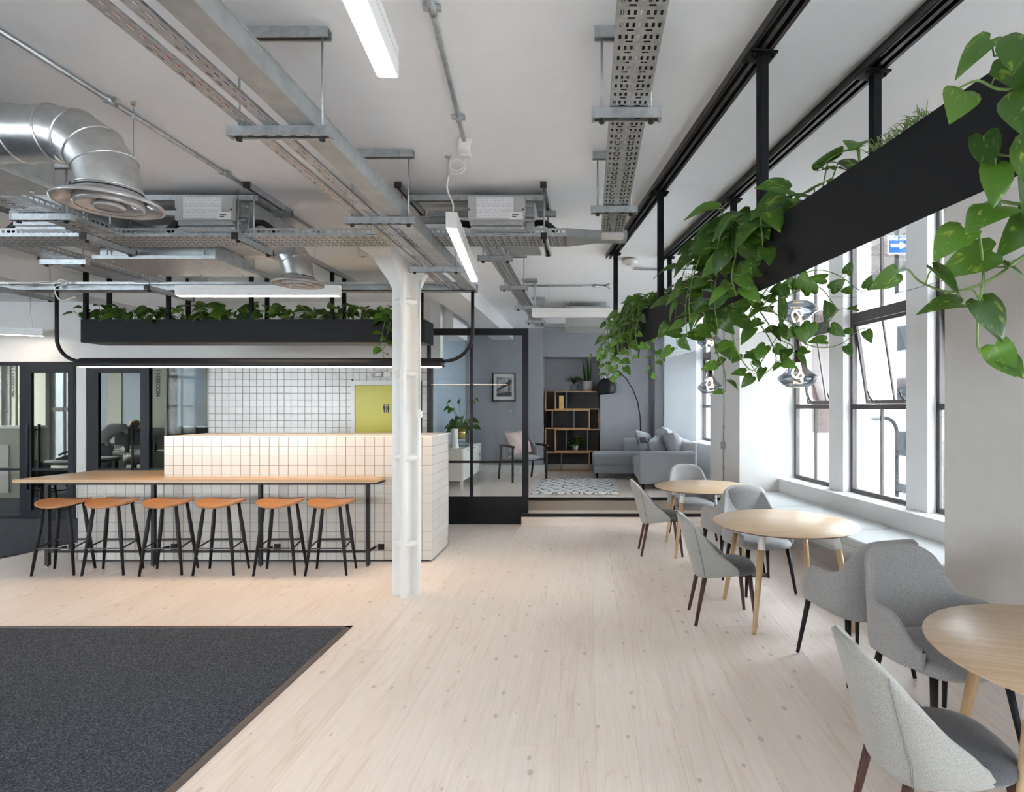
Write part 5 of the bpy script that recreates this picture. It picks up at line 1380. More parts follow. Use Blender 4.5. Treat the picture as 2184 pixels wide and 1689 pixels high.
for x, y in ((.86, 9.0), (1.64, 9.0), (.15, 10.28), (.15, 10.95), (.86, 10.15), (1.64, 10.95)):
    MB().tube([(x, y, z), (x, y, z + .12)], [.014, .02], 10).build('leg', 'black', so, True)
MB().box((.84, 9.0, z + .085), (1.68, 9.1, z + .10)).build('base_rail', 'black', so, True)
for i, (x, y, zz, w, rx, rz, lab, mt) in enumerate(((1.40, 9.36, .66, .52, -16, 94, 'plump pale grey back cushion at the near end of the sofa', 'sofaL'), (1.38, 9.86, .70, .56, -18, 92, 'plump pale grey back cushion in the middle of the sofa', 'sofaL'), (1.36, 10.38, .68, .54, -16, 90, 'plump pale grey back cushion at the far end of the sofa', 'sofaL'),
        (1.15, 9.52, .62, .42, -26, 70, 'grey and white two-tone scatter cushion leaning in front', 'sofaL'), (1.02, 10.25, .66, .48, -24, 55, 'striped grey scatter cushion with blue cord on the chaise side', 'sofaL'))):
    q = pillow('sofa_cushion', w, w * .92, .22 if i < 3 else .15, mt); tag(q, lab, 'cushion', 'cushions on the corner sofa')
    q.location = (x, y, z + zz); q.rotation_euler = (R(rx), R((3, -5, 4, -8, 10)[i]), R(rz))
    if i >= 3:
        band = MB()
        for sgn in (1, -1):
            rows_ = []
            for a_ in range(9):
                u = -1.0 + .42 * a_ / 8 if i == 3 else -.25 + .5 * a_ / 8; row = []
                for b_ in range(13):
                    vv = -.99 + 1.98 * b_ / 12; e = max(0.0, (1 - u ** 4) * (1 - vv ** 4)) ** .55
                    row.append((vv * w / 2, sgn * (.155 / 2 * e + .003) , u * w * .46))
                rows_.append(row)
            band.grid(rows_)
        band.build('dark_band', 'fabD', q)
# ---- arc lamp
al = thing('arc_lamp', 'black arc floor lamp with dome shade behind the sofa', 'lamp', (px(1367, 11.2), 11.2, PLAT))
YA = 11.1
pts = [Vector((px(1367, YA), YA, PLAT)), at(1367, 930, YA), at(1365.5, 890, YA), at(1360, 857, YA), at(1349, 829, YA), at(1336, 808, YA), at(1322, 795, YA), at(1310, 791, YA), at(1298, 797, YA - .05), at(1290, 808, YA - .1)]
MB().tube(pts, [.017, .017, .013, .012, .011, .010, .009, .008, .008, .008], 10).build('arc_pole', 'black', al, True)
MB().lathe([(0, 0), (.17, 0), (.17, .03), (.02, .045), (0, .045)], 32, (px(1367, YA), YA, PLAT)).build('base', 'black', al, True)
hc = at(1293, 827, YA - .1)
dm = [(.19 * math.sin(a), .20 * math.cos(a) - .01) for a in [R(k) for k in (0, 15, 30, 45, 60, 75, 90, 105, 116, 124)]]
mtx = T(hc) @ Matrix.Rotation(R(-7), 4, 'Y')
MB().lathe([(r, z_) for r, z_ in dm] + [(r * .96, z_ * .96) for r, z_ in dm[::-1]], 36, (0, 0, 0), mtx).build('dome_shade', 'black', al, True)
MB().lathe([(0, .185), (.03, .185), (.03, .215), (.015, .24), (0, .24)], 14, (0, 0, 0), mtx).build('shade_cap', 'chrome', al, True)

# ================================================================ OFFICE BEHIND THE GLASS
tp = thing('wall_graphic', 'olive wall panel with vertical MODERN lettering inside the office', 'wall graphic', (px(335, 12.6), 12.6, 0))
MB().box((px(318, 12.6), 12.6, 0), (px(353, 12.6), 12.66, 3.0)).build('panel', 'olive', tp, True)
lettering('lettering', 'MODERN | R', .125, T((px(336.5, 12.58), 12.595, pz(812, 12.58))) @ Matrix.Rotation(R(90), 4, 'X') @ Matrix.Rotation(R(90), 4, 'Z'), 'print', tp)
tp_reflected = thing('wall_graphic', 'added olive panel for the reflected MODERN lettering at the left picture edge', 'wall graphic', (px(20, 12.6), 12.6, 0))  # reflection of the lettering, modelled as a second panel
MB().box((px(12, 12.6), 12.6, 0), (px(33, 12.6), 12.66, 3.0)).build('panel', 'olive', tp_reflected, True)
lettering('lettering', 'MODERN | R', .125, T((px(25, 12.58), 12.595, pz(812, 12.58))) @ Matrix.Rotation(R(90), 4, 'X') @ Matrix.Rotation(R(90), 4, 'Z'), 'print', tp_reflected)
for k, (xp, Y) in enumerate(((364, 11.2), (12, 12.2))):
    t = thing('office_column', 'cream column inside the office %s' % ('beside the lettered panel' if k == 0 else 'at the left picture edge'), 'column', (px(xp, Y), Y, 0))
    cc = (px(xp, Y), Y)
    MB().grid([[(cc[0] + x, cc[1] + y, z) for x, y in cross_section(.115, .026, .03)] for z in (0, HC)], True).build('shaft', 'clay', t, True)
    for zz in (1.55, 2.1):
        pr = superell(.108, .108, 1.25, 20); MB().grid([[(cc[0] + x * q, cc[1] + y * q, zz + dz) for x, y in pr] for q, dz in ((.3, -.03), (.98, -.01), (1, 0), (.9, .015), (.3, .03))], True).build('band', 'clay', t, True)
def desk(x0, x1, y0, y1, label):
    t = thing('office_desk', label, 'desk', ((x0 + x1) / 2, (y0 + y1) / 2, 0))
    MB().box((x0, y0, .71), (x1, y1, .74)).build('desktop', 'plastic', t, True, bevel=.003)
    for x in (x0 + .06, x1 - .06): MB().box((x - .02, y0 + .04, 0), (x + .02, y1 - .04, .71)).build('leg', 'plastic', t, True)
def monitor(x, y, rz, label, mat='print', lit=False):
    t = thing('monitor', label, 'monitor', (x, y, .74), R(rz))
    MB().box((-.27, -.02, .14), (.27, .015, .48)).build('screen_case', 'black', t, bevel=.004)
    MB().box((-.255, -.0215, .155), (.255, -.02, .465)).build('screen', 'clay' if lit else mat, t)
    MB().box((-.03, .0, 0), (.03, .03, .30)).build('stand', 'black', t)
    MB().box((-.12, -.08, 0), (.12, .09, .012)).build('foot', 'black', t, bevel=.003)
desk(px(222, 11.4), px(352, 11.4), 11.0, 11.8, 'white office desk with monitors behind the second glass door')
desk(px(372, 11.6), px(445, 11.6), 11.45, 12.2, 'white office desk right of the cream column')
monitor(px(242, 11.6), 11.55, 8, 'monitor with a pale screen at the left of the desk', lit=True)
monitor(px(273, 11.2), 11.2, 176, 'monitor seen from the back beside the tall door handle')
monitor(px(332, 11.4), 11.4, 160, 'monitor seen from the back below the lettered panel')
monitor(px(393, 11.5), 11.5, 175, 'dark monitor just right of the cream column')
monitor(px(423, 11.6), 11.6, 165, 'dark monitor next to the tiled wall edge')
def figure(name, label, joints, edges, radii, root, mat, parts):
    me = bpy.data.meshes.new(name); me.from_pydata([tuple(j) for j in joints], edges, [])
    o = bpy.data.objects.new(name, me); COL.objects.link(o)
    md = o.modifiers.new('skin', 'SKIN')
    for i, r in enumerate(radii): me.skin_vertices[0].data[i].radius = (r, r)
    me.skin_vertices[0].data[root].use_root = True
    md.use_smooth_shade = True
    sd = o.modifiers.new('sub', 'SUBSURF'); sd.levels = 1; sd.render_levels = 1
    me.materials.append(M[mat]); tag(o, label, 'person')
    return o
# person bending forwards, seen from behind
bx0, by0 = px(213, 10.9), 10.92
J = [(0, 0, .93), (.02, -.02, 1.10), (.10, .10, 1.28), (.18, .30, 1.34), (.24, .42, 1.34), (-.09, 0, .90), (-.10, .02, .50), (-.10, -.02, .07), (-.10, .12, .03), (.10, 0, .90), (.11, .02, .50), (.11, -.02, .07), (.11, .12, .03), (0, .34, 1.32), (-.02, .46, 1.06), (.06, .60, .84), (.34, .26, 1.30), (.38, .40, 1.06), (.34, .56, .84)]
Ed = [(0, 1), (1, 2), (2, 3), (3, 4), (0, 5), (5, 6), (6, 7), (7, 8), (0, 9), (9, 10), (10, 11), (11, 12), (3, 13), (13, 14), (14, 15), (3, 16), (16, 17), (17, 18)]
Rd = [.15, .15, .17, .12, .055, .10, .068, .045, .035, .10, .068, .045, .035, .06, .042, .03, .06, .042, .03]
pb = figure('person', 'person in grey top and dark trousers bending over the office desk', J, Ed, Rd, 0, 'fabM', None)
pb.location = (bx0, by0, 0); pb.scale = (.80, .95, .93)
hd = MB().lathe([(0, -.12), (.05, -.105), (.078, -.04), (.082, .03), (.06, .10), (0, .125)], 18, mtx=T((.31, .52, 1.36)) @ Matrix.Rotation(R(-60), 4, 'X')).build('hair', 'walnut', pb)
tr = MB()
for sx in (-.10, .105): tr.tube([(sx * .9, 0, .92), (sx, .02, .50), (sx, -.02, .06)], [.145, .088, .062], 14)
tr.lathe([(0, .80), (.17, .82), (.185, .92), (.165, 1.02), (0, 1.03)], 18, (0, 0, 0)); tr.build('trousers', 'fabD', pb)
for sx in (-.10, .11): soft('shoe', (sx - .045, -.08, 0), (sx + .045, .20, .075), 'black', pb, .02)
# seated person with fair hair, only head and shoulders above the monitors
J2 = [(0, 0, .50), (0, .02, .75), (0, .02, .98), (0, 0, 1.10), (-.17, .02, .98), (-.23, -.10, .78), (-.15, -.33, .78), (.17, .02, .98), (.23, -.10, .78), (.15, -.33, .78), (-.10, -.02, .48), (-.11, -.42, .50), (-.11, -.42, .07), (.10, -.02, .48), (.11, -.42, .50), (.11, -.42, .07)]
E2 = [(0, 1), (1, 2), (2, 3), (2, 4), (4, 5), (5, 6), (2, 7), (7, 8), (8, 9), (0, 10), (10, 11), (11, 12), (0, 13), (13, 14), (14, 15)]
R2 = [.15, .14, .14, .055, .065, .048, .032, .065, .048, .032, .095, .068, .05, .095, .068, .05]
ps = figure('person', 'fair-haired person seated behind the office monitors', J2, E2, R2, 0, 'darkpanel' if False else 'clay', None)
ps.location = (px(281, 12.2), 12.25, 0)
MB().lathe([(0, -.13), (.045, -.12), (.075, -.05), (.078, .03), (.06, .09), (0, .115)], 20, (0, -.01, 1.22)).build('head', 'skin', ps)
MB().lathe([(.098, -.16), (.10, -.05), (.098, .05), (.07, .115), (0, .135)], 20, (0, .03, 1.225)).build('hair', 'gold', ps)
stl = thing('office_chair', 'black swivel chair under the fair-haired person', 'chair', (px(281, 12.2), 12.3, 0))
pad('seat', .23, .23, 3, .40, .455, 'fabD', stl, .01); soft('backrest', (-.2, .24, .55), (.2, .29, .95), 'fabD', stl, .02)
MB().tube([(0, 0, .06), (0, 0, .41)], .025, 10).tube([(0, .1, .42), (0, .3, .45), (0, .29, .62)], .018, 8).build('stem', 'black', stl)
for k in range(5):
    a = 2 * math.pi * k / 5; MB().tube([(0, 0, .08), (.28 * math.cos(a), .28 * math.sin(a), .04)], .018, 8).build('base_arm', 'black', stl)
# meeting table, dark shell chair and phone behind the first glass door
mt_ = thing('meeting_table', 'dark meeting table behind the left glass door', 'table', (px(150, 9.7), 9.9, 0))
MB().box((px(112, 9.7), 9.55, .70), (px(185, 9.7), 10.4, .735)).build('tabletop', 'plastic', mt_, True, bevel=.004)
MB().box((px(112, 9.7), 9.54, .66), (px(185, 9.7), 10.41, .70)).build('apron', 'black', mt_, True)
for x in (px(116, 9.7), px(181, 9.7)):
    for y in (9.6, 10.35): MB().tube([(x, y, 0), (x, y, .68)], .025, 10).build('leg', 'black', mt_, True)
sc2 = thing('shell_chair', 'black shell chair on reddish wooden legs behind the left glass door', 'chair', (px(107, 9.15), 9.12, 0), R(-20))
shell('shell', 'blackwood', sc2, .27, .25, 2.4, R(118), lambda u: .82 - .18 * smooth((u - .35) / .4), lambda u: .42, .25, .1, .6, .02, nu=36)
pad('seat', .25, .25, 2.6, .40, .45, 'blackwood', sc2, .0)
for sx in (-1, 1):
    for sy in (-1, 1): MB().tube([(sx * .15, sy * .15, .42), (sx * .24, sy * .25, 0)], [.018, .012], 10).build('leg', 'walnut', sc2)
    MB().tube([(sx * .18, -.18, .30), (sx * .18, .18, .30)], .010, 8).build('stretcher', 'walnut', sc2)
ph = thing('desk_phone', 'black conference phone on the meeting table', 'phone', (px(143, 9.75), 9.75, .735))
MB().prism([(-.11, 0), (.11, 0), (.11, .09), (-.11, .03)], .18, T((0, .09, 0)) @ Matrix.Rotation(R(90), 4, 'X')).build('body', 'black', ph, bevel=.006)
MB().tube([(-.09, -.05, .08), (0, -.05, .125), (.09, -.05, .14)], .018, 10).build('handset', 'black', ph)
ca = thing('office_cabinet', 'low olive-white cabinet behind the fixed office pane at the left edge', 'cabinet', (px(10, 10.2), 10.2, 0))
MB().box((px(-40, 10.2), 10.2, 0), (px(44, 10.2), 10.7, 1.25)).build('body', 'olive', ca, True)
MB().box((px(-40, 10.2), 10.185, 1.25), (px(44, 10.2), 10.7, 1.29)).build('top', 'plastic', ca, True)
for zz in (.1, .55): MB().box((px(-40, 10.2) + .02, 10.185, zz), (px(20, 10.2), 10.20, zz + .4)).build('drawer', 'clay', ca, True)

# ================================================================ PLANTERS AND PLANTS
def leaf_mesh(name, fold=.16, arch=.30, wid=1.0, curl=.0):
    rows_ = [(-.13, .10, .30), (-.02, .0, .43), (.16, 0, .49), (.38, 0, .46), (.60, 0, .345), (.80, 0, .19), (.93, 0, .075), (1.0, 0, .004)]
    mb = MB(); rr = []
    for y, notch, w in rows_:
        row = []
        for k in (-1, -.55, 0, .55, 1):
            x = k * w * wid; yy = y
            if y < 0: yy = (-.13 if abs(k) > .1 else .0) + (.05 if abs(k) == 1 else 0)
            elif y < .1 and k == 0: yy = .04
            z = fold * abs(x) - arch * max(0, yy) ** 2 - .05 * abs(k) ** 3 + curl * x
            row.append((x, yy, z))
        rr.append(row)
    mb.grid(rr); me = mb.mesh(name); me.materials.append(M['leaf']); return me
LEAF = [leaf_mesh('leaf', .16, .30, .82), leaf_mesh('leaf', .32, .16, .80, .1), leaf_mesh('leaf', .08, .45, .88, -.12), leaf_mesh('leaf', .45, .38, .72)]
def put_leaf(parent, p, tip, nor, size, rng, local0):
    tip = Vector(tip).normalized(); nor = Vector(nor); x = tip.cross(nor)
    if x.length < 1e-4: x = tip.cross(Vector((1, 0, .3)))
    x.normalize(); n = x.cross(tip).normalized()
    o = bpy.data.objects.new('leaf', rng.choice(LEAF)); COL.objects.link(o); o.parent = parent
    m = Matrix((x, tip, n)).transposed().to_4x4() @ Matrix.Scale(size, 4); m.translation = Vector(p) - local0
    o.matrix_local = m
spline = spline_pts
def plant(label, base, seed, clump=14, spread=.16, height=.16, size=(.09, .14), vines=(), vsize=(.08, .12), face=(-.5, -.7, .5), gap=.075, group='pothos plants', leaf_bias=(0, 0, 0), name='pothos_plant', lean=(0, 0)):
    rng = random.Random(seed); base = Vector(base)
    t = thing(name, label, 'plant', base, 0, group)
    L0 = base; face = Vector(face).normalized()
    pet = MB()
    for i in range(clump):
        a = rng.uniform(0, 2 * math.pi); rd = spread * math.sqrt(rng.random()); h = height * rng.uniform(.35, 1.0)
        tipd = Vector((math.cos(a), math.sin(a), rng.uniform(-.55, .25))) + Vector(leaf_bias)
        e = base + Vector((math.cos(a) * rd + lean[0] * h, math.sin(a) * rd + lean[1] * h, h))
        s = rng.uniform(*size)
        root = base + Vector((math.cos(a) * rd * .25, math.sin(a) * rd * .25, -.02))
        pet.tube(spline([root, root.lerp(e, .5) + Vector((0, 0, .03)), e], 3), [.0028] * 7, 5, cap=False)
        nor = Vector((face.x * rng.uniform(.2, 1), face.y * rng.uniform(.2, 1), .75 + rng.uniform(-.2, .2))) + Vector((rng.uniform(-.4, .4), rng.uniform(-.4, .4), 0))
        put_leaf(t, e, tipd, nor, s, rng, L0)
    if clump: pet.build('leaf_stalks', 'stem', t, True)['kind'] = 'stuff'
    for vn in vines:
        sp = spline(vn, 6)
        n = len(sp); MB().tube(sp, [.0042 - .0022 * i / n for i in range(n)], 6).build('vine', 'stem', t, True)
        d = 0.0; nxt = gap * .4; k = rng.randint(0, 1); st = MB(); any_ = False
        for i in range(1, n):
            d += (sp[i] - sp[i - 1]).length
            if d > nxt or i == n - 1:
                nxt += gap * rng.uniform(.8, 1.25); k ^= 1
                dirv = (sp[i] - sp[i - 1]).normalized(); sd = dirv.cross(face)
                if sd.length < .2: sd = Vector((1, 0, 0))
                sd.normalize(); sd *= (1 if k else -1)
                out = (sd * rng.uniform(.5, 1.0) + face * rng.uniform(.1, .5) + Vector((0, 0, rng.uniform(-.2, .35)))).normalized()
                frac = 1 - .45 * i / n
                s = rng.uniform(*vsize) * frac; e = sp[i] + out * s * .45
                st.tube([sp[i], sp[i].lerp(e, .5) + Vector((0, 0, .006)), e], .0018, 5, cap=False); any_ = True
                tipd = Vector((out.x * .9 + rng.uniform(-.35, .35), out.y * .7 + rng.uniform(-.3, .3), rng.uniform(-1.0, .12)))
                nor = face + Vector((rng.uniform(-.8, .8), rng.uniform(-.5, .5), rng.uniform(-.1, .8)))
                put_leaf(t, e, tipd, nor, s, rng, L0)
        if any_: st.build('leaf_stalks', 'stem', t, True)['kind'] = 'stuff'
    return t

# ---- long black planter by the window (mirrored underside)
pr = thing('hanging_planter', 'long black trough planter with mirrored underside hanging before the windows', 'planter', PW(.31, .8, 2.138))
PZ0, PZ1, PWD, S0, S1 = 2.138, 2.394, .62, -1.75, 3.16
def pbox(mb, x0, x1, s0, s1, z0, z1): return mb.box((x0, s0, z0), (x1, s1, z1), MP)
g = MB(); pbox(g, 0, .006, S0, S1, PZ0, PZ1); g.build('side_panel', 'charcoal', pr, True)
g = MB(); pbox(g, PWD - .006, PWD, S0, S1, PZ0, PZ1); g.build('side_panel', 'charcoal', pr, True)
for a in (S0, S1 - .006):
    g = MB(); pbox(g, .006, PWD - .006, a, a + .006, PZ0, PZ1); g.build('end_panel', 'charcoal', pr, True)
for a, b in ((S0, .045), (.047, 1.745), (1.747, S1)):
    g = MB(); pbox(g, .002, PWD - .002, a + .001, b - .001, PZ0 + .0, PZ0 + .006); g.build('mirror_panel', 'mirror', pr, True)
g = MB(); pbox(g, .006, PWD - .006, S0 + .01, S1 - .01, PZ0 + .02, PZ1 - .05); g.build('soil', 'soil', pr, True)
# ---- black planter over the bar
YF, YK = 6.40, 6.755
p2 = thing('hanging_planter', 'black trough planter hanging above the tiled counter', 'planter', (-3.78, 6.57, 2.366))
X0, X1, Z0, Z1 = px(172, YF), px(906, YF), pz(730, YF), pz(681, YF)
MB().box((X0, YF, Z0), (X1, YF + .006, Z1)).build('side_panel', 'charcoal', p2, True)
MB().box((X0, YK - .006, Z0), (X1, YK, Z1)).build('side_panel', 'charcoal', p2, True)
for a in (X0, X1 - .006): MB().box((a, YF + .006, Z0), (a + .006, YK - .006, Z1)).build('end_panel', 'charcoal', p2, True)
MB().box((X0 + .006, YF + .006, Z0 + .001), (X1 - .006, YK - .006, Z0 + .007)).build('perforated_bottom', 'perf', p2, True)
MB().box((X0 + .01, YF + .01, Z0 + .02), (X1 - .01, YK - .01, Z1 - .04)).build('soil', 'soil', p2, True)
for k, xp in enumerate((176, 353, 530, 703, 877)):
    for yy, x in ((YF + .02, px(xp, YF) + .02), (YK - .02, px(xp, YF) + .02)):
        MB().box((x - .018, yy - .018, Z0 + .03), (x + .018, yy + .018, HC - .045)).build('drop_rod', 'charcoal', p2, True)
    x = px(xp, YF) + .02; mb = MB(); strut(mb, (x, 5.87, HC - .0215), (x, 7.16, HC - .0215)); mb.build('ceiling_strut', 'galv', p2, True)

# ---- plants in the window planter
LB = (-.55, -.65, .35)
def over(x0, s0, zend, dx=-.09, ds=0.0, wob=0.0):
    return [PW(x0, s0, 2.36), PW(x0 - .08, s0 + ds * .2, 2.46), PW(-.03 + dx * .4, s0 + ds * .5, 2.43), PW(dx, s0 + ds * .8, 2.30), PW(dx - .02 + wob, s0 + ds, (2.28 + zend) / 2), PW(dx + wob * 1.6, s0 + ds * 1.25, zend)]
def vx(*pts): return [at(*p) for p in pts]
GW = 'pothos in the window planter'
plant('pothos at the far end of the window planter, trailing beside the arc lamp', PW(.16, 2.98, 2.35), 21, 16, .20, .18, (.09, .15), [over(.1, 3.0, 2.04, -.10), over(.12, 2.8, 2.02, -.07, .1), [PW(.12, 3.05, 2.36), PW(.05, 3.25, 2.42), PW(.0, 3.30, 2.3), PW(-.06, 3.32, 2.2), PW(-.18, 3.3, 2.14)], [PW(.4, 3.0, 2.36), PW(.45, 3.2, 2.4), PW(.46, 3.28, 2.1), PW(.40, 3.3, 1.97)]], (.09, .14), LB, .07, GW)
plant('dense pothos second from the far end of the window planter', PW(.16, 2.45, 2.35), 22, 20, .22, .20, (.09, .16), [over(.1, 2.5, 2.06, -.08), over(.1, 2.3, 1.98, -.10, .05), over(.12, 2.65, 1.90, -.12, .1), over(.1, 2.15, 2.10, -.07)], (.09, .15), LB, .065, GW)
plant('pothos third from the far end, hiding the planter face', PW(.16, 1.98, 2.35), 23, 18, .20, .19, (.09, .16), [over(.1, 2.0, 2.00, -.08), over(.1, 1.85, 2.10, -.06, .05), over(.12, 2.08, 1.92, -.11, .1)], (.09, .15), LB, .065, GW)
plant('low leafy pothos against the middle black rod of the window planter', PW(.26, 1.50, 2.36), 24, 10, .18, .14, (.09, .14), (), (.09, .13), LB, .07, GW)
plant('large pothos bush in the middle of the window planter', PW(.14, .26, 2.36), 25, 26, .22, .25, (.12, .18), [over(.1, .36, 2.05, -.09), over(.1, .18, 2.04, -.08, .05), over(.12, .46, 2.02, -.11, .1), over(.1, .05, 2.14, -.07), over(.12, .52, 1.96, -.14, .12), over(.1, .28, 2.02, -.15, .1), over(.1, -.03, 2.12, -.10)], (.12, .17), LB, .07, GW)
plant('pothos beside the large middle bush with upright broad leaves', PW(.16, -.22, 2.37), 26, 15, .18, .20, (.12, .17), [over(.1, -.15, 2.24, -.04)], (.11, .15), LB, .08, GW, lean=(.1, -.3))
plant('single round pothos leaf rising from the planter rim', PW(.10, -.58, 2.38), 27, 2, .05, .13, (.11, .13), (), face=LB, group=GW)
plant('trailing pothos hanging in long loops below the window planter', PW(.45, .75, 2.36), 28, 8, .16, .12, (.10, .14), [
    vx((1590, 600, 2.9), (1600, 660, 2.9), (1640, 720, 2.95), (1655, 770, 3.0), (1622, 800, 3.0), (1600, 775, 3.0)),
    vx((1640, 560, 2.8), (1652, 625, 2.8), (1640, 655, 2.8), (1690, 690, 2.85), (1745, 705, 2.85), (1790, 660, 2.9), (1830, 640, 2.9)),
    vx((1690, 690, 2.85), (1700, 720, 2.85), (1740, 740, 2.85), (1790, 735, 2.9), (1838, 700, 2.9)),
    vx((1520, 640, 3.1), (1530, 700, 3.1), (1525, 740, 3.1), (1545, 790, 3.1), (1548, 835, 3.1)),
    vx((1545, 640, 3.0), (1560, 700, 3.0), (1570, 745, 3.0), (1605, 790, 3.0), (1640, 745, 3.0), (1665, 705, 3.0)),
    vx((1500, 640, 3.2), (1505, 690, 3.2), (1530, 735, 3.2), (1560, 770, 3.2), (1580, 765, 3.2)),
    vx((1570, 620, 2.9), (1610, 650, 2.9), (1660, 720, 2.95), (1690, 740, 3.0), (1672, 780, 3.0))], (.085, .13), (-.35, -.8, .25), .085, GW)
plant('pothos nearest the camera spilling over the window planter', PW(.14, -1.28, 2.36), 29, 0, .20, .22, (.11, .16), [
    vx((2300, 430, 1.22), (2250, 510, 1.22), (2184, 545, 1.24), (2110, 598, 1.26), (2030, 622, 1.28), (1965, 602, 1.3), (1938, 575, 1.3)),
    vx((2240, 440, 1.25), (2170, 435, 1.25), (2110, 430, 1.25), (2086, 470, 1.25), (2098, 580, 1.26), (2088, 650, 1.27), (2084, 720, 1.28), (2092, 752, 1.28), (2120, 742, 1.28)),
    vx((2260, 340, 1.2), (2200, 335, 1.2), (2150, 332, 1.2), (2095, 325, 1.2))], (.11, .14), (-.35, -.9, .15), .085, GW)
plant('pothos with broad leaves at the top right picture corner', PW(.10, -1.42, 2.40), 30, 0, .14, .24, (.13, .17), [vx((2260, 200, 1.1), (2200, 190, 1.12), (2130, 190, 1.14), (2085, 172, 1.16), (2040, 190, 1.18)), vx((2290, 140, 1.1), (2240, 120, 1.1), (2190, 100, 1.12), (2120, 120, 1.14)), vx((2260, 260, 1.12), (2210, 250, 1.12), (2150, 235, 1.14))], (.13, .165), (-.4, -.8, .35), .08, GW)
# feathery fern tufts and tiny creepers along the rim
def tuft(label, base, seed, n, ln):
    rng = random.Random(seed); t = thing('fern_tuft', label, 'plant', base, 0, 'small tufts on the planter rim'); b0 = Vector(base); mb = MB()
    for i in range(n):
        p = b0 + PW(rng.uniform(-.03, .04), rng.uniform(-.12, .12), 0) - PW(0, 0, 0); d = Vector((rng.uniform(-1, .2), rng.uniform(-.8, .8), rng.uniform(-.1, .9))).normalized() * ln * rng.uniform(.5, 1)
        mb.tube([p, p + d * .5 + Vector((0, 0, .006)), p + d + Vector((0, 0, -.008))], [.0016, .0013, .0005], 4, cap=False)
    mb.build('fronds', 'stem', t, True)
tuft('wiry moss tuft on the planter rim near the camera', PW(.01, -.88, 2.395), 3, 120, .05)
tuft('feathery fern tuft on the planter rim between the pothos bushes', PW(.10, 1.05, 2.40), 4, 160, .10)
for k, (s, sc) in enumerate(((-.66, 1.0), (-.36, .7))):
    b0 = PW(.02, s, 2.39); t = thing('creeper_sprig', 'tiny round-leaved creeper sprig sticking out of the planter rim, %s' % ('nearer the camera' if k == 0 else 'beside the single upright leaf'), 'plant', b0, 0, 'creeper sprigs')
    e = b0 + Vector((-.07, .12, .05)) * sc; MB().tube([b0, b0.lerp(e, .5) + Vector((0, 0, .012)), e], .0016, 5).build('stem', 'walnut', t, True)
    rg_ = random.Random(k)
    for q in (.35, .5, .65, .85, 1.0): put_leaf(t, b0.lerp(e, q) + Vector((0, 0, .008)), (rg_.uniform(-1, 1), .3, .6), (-.4, -.8, .3), .022, rg_, b0)

# ---- plants in the planter over the bar
n = 12
ords = ['first', 'second', 'third', 'fourth', 'fifth', 'sixth', 'seventh', 'eighth', 'ninth', 'tenth', 'eleventh', 'last']
for i, xp in enumerate((215, 268, 330, 395, 445, 500, 560, 612, 662, 722, 780, 828)):
    vs = []
    x = px(xp, 6.5)
    if i == 0: vs = [[(x, 6.5, Z1 - .03), (x - .1, 6.48, Z1 + .02), (x - .22, 6.46, Z1 + .05), (x - .27, 6.45, Z1 + .13)]]
    if i == 11: vs = [[(x, 6.45, Z1 - .03), (x + .02, 6.38, Z1 + .04), (x + .0, 6.34, Z1 - .12), (x - .02, 6.33, Z1 - .30), (x + .02, 6.33, Z1 - .46)], [(x, 6.45, Z1 - .03), (x + .08, 6.38, Z1 + .03), (x + .06, 6.35, Z1 - .10), (x + .0, 6.34, Z1 - .36)]]
    plant('%s pothos clump from the left in the planter above the bar' % ords[i], (x, 6.53, Z1 - .03), 60 + i, 17, .17, .19 if i % 3 else .23, (.09, .145), vs, (.10, .14), (.35, -.85, .3), .08, 'pothos clumps above the bar')

# ---- plants on the bookcase and sideboard
def pot(name, label, prof, mat, loc, cat='pot'):
    t = thing(name, label, cat, loc); MB().lathe(prof, 28).build('pot', mat, t); MB().lathe([(0, prof[-1][1] - .02), (prof[-1][0] * .9, prof[-1][1] - .02), (prof[-1][0] * .9, prof[-1][1] - .015), (0, prof[-1][1] - .015)], 24).build('soil', 'soil', t); return t
yb_ = YBc + .14; zt0 = zs[0]
t = pot('potted_fern', 'small feathery fern in a slate blue pot on the bookcase', [(0, 0), (.065, 0), (.075, .14), (.07, .14)], 'slatepot', (bx(1224), yb_, zt0), 'potted plant')
rng = random.Random(8); mb = MB()
for i in range(26):
    a = rng.uniform(0, 6.28); L = rng.uniform(.10, .22); h = rng.uniform(.08, .17)
    p = [Vector((0, 0, .13)), Vector((math.cos(a) * L * .4, math.sin(a) * L * .4, .13 + h)), Vector((math.cos(a) * L, math.sin(a) * L, .13 + h * .8))]
    sp = spline(p, 4); mb.tube(sp, .002, 4, cap=False)
    for k in range(2, len(sp)):
        for s in (-1, 1):
            q = sp[k]; sd = Vector((-math.sin(a), math.cos(a), 0)) * s * .035; f = Vector((math.cos(a), math.sin(a), 0)) * .012
            mb.add([q, q + sd * .5 + f, q + sd + Vector((0, 0, -.008)), q + sd * .5 - f], [(0, 1, 2, 3)])
mb.build('fronds', 'leaf', t)
t = pot('potted_cactus', 'tall spear-leaved plant in a round clay pot on the bookcase', [(0, 0), (.07, 0), (.105, .06), (.112, .12), (.095, .175), (.10, .205), (.105, .21), (.095, .21)], 'clay', (bx(1253.5), yb_, zt0), 'potted plant')
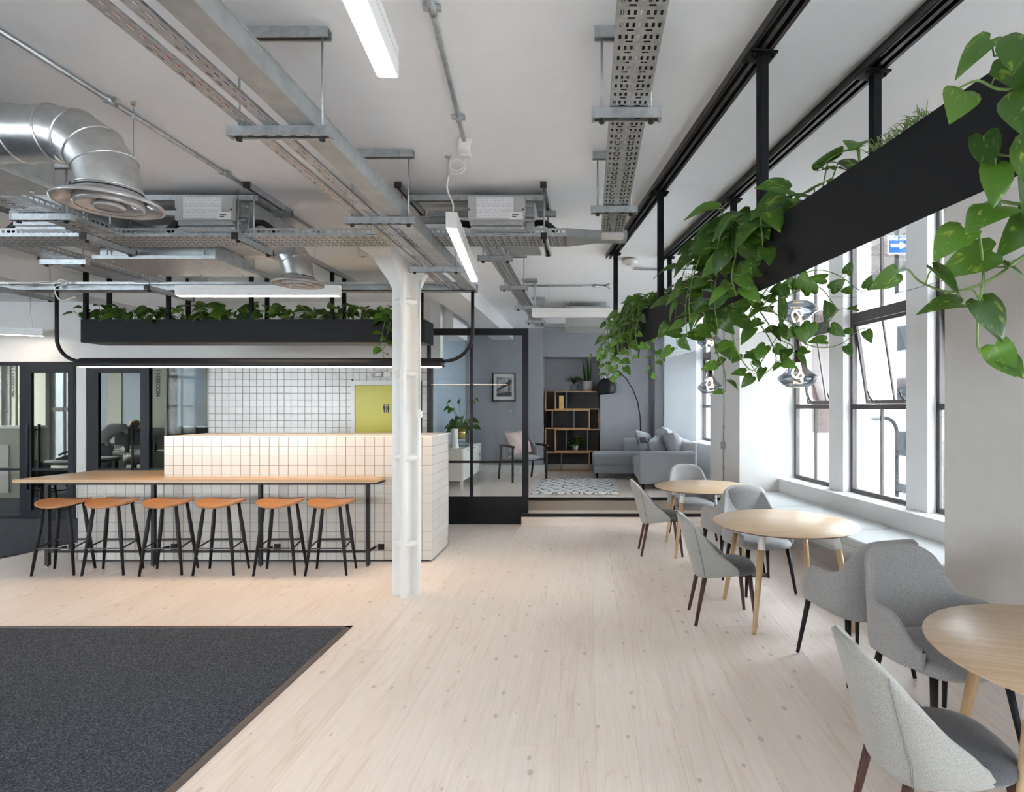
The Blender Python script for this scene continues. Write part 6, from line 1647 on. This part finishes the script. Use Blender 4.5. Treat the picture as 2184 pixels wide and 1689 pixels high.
for dx, dy, ex, h in ((-.05, 0, -.10, .62), (-.03, .03, -.075, .55), (.0, -.02, -.01, .64), (.015, .03, .02, .60), (.04, 0, .055, .63), (.05, .03, .075, .58), (-.055, .02, -.085, .45)):
    MB().tube([(dx, dy, .18), ((dx + ex) / 2, dy, .18 + h * .3), (ex, dy, h)], [.012, .012, .003], 7).build('spear_leaf', 'leaf', t)
t = pot('potted_ivy', 'small ivy in a white pot on a lower bookcase shelf', [(0, 0), (.05, 0), (.062, .10), (.056, .10)], 'plastic', (bx(1226.5), yb_, zs[3] + th), 'potted plant')
rng = random.Random(9)
for i in range(46):
    a = rng.uniform(0, 6.28); rr = .16 * math.sqrt(rng.random()); put_leaf(t, Vector((math.cos(a) * rr, math.sin(a) * rr * .7, .12 + rng.uniform(-.05, .17) * (1 - rr * 2.5))), (math.cos(a), math.sin(a), rng.uniform(-.6, .3)), (rng.uniform(-.5, .5), -.8, .5), rng.uniform(.04, .065), rng, Vector((0, 0, 0)))
pl_ = (-2.10, 9.35, PLAT + .66)
t = thing('wire_stand', 'black wire cube stand holding a brass pot on the sideboard', 'plant stand', pl_)
mb = MB()
for x in (-.10, .10):
    for y in (-.10, .10): mb.tube([(x, y, 0), (x, y, .22)], .004, 6)
for zz in (.004, .218):
    for a, b in (((-.1, -.1), (.1, -.1)), ((.1, -.1), (.1, .1)), ((.1, .1), (-.1, .1)), ((-.1, .1), (-.1, -.1))): mb.tube([(a[0], a[1], zz), (b[0], b[1], zz)], .004, 6)
mb.build('wire_frame', 'black', t)
t = pot('potted_philodendron', 'leafy houseplant in a brass pot on the white sideboard', [(0, 0), (.08, 0), (.088, .18), (.08, .18)], 'gold', (pl_[0], pl_[1], pl_[2] + .12), 'potted plant')
rng = random.Random(12); st = MB()
for i in range(34):
    a = rng.uniform(0, 6.28); rr = rng.uniform(.05, .26); h = rng.uniform(.10, .30) if i > 5 else rng.uniform(.45, .65)
    e = Vector((math.cos(a) * rr, math.sin(a) * rr, .12 + h - rr * .4)); st.tube(spline([Vector((0, 0, .14)), e * .5 + Vector((0, 0, .14)), e], 3), .003, 5, cap=False)
    put_leaf(t, e, (math.cos(a), math.sin(a), -.5), (math.cos(a) * .3, -.6, .7), rng.uniform(.09, .14), rng, Vector((0, 0, 0)))
st.build('leaf_stalks', 'stem', t)['kind'] = 'stuff'
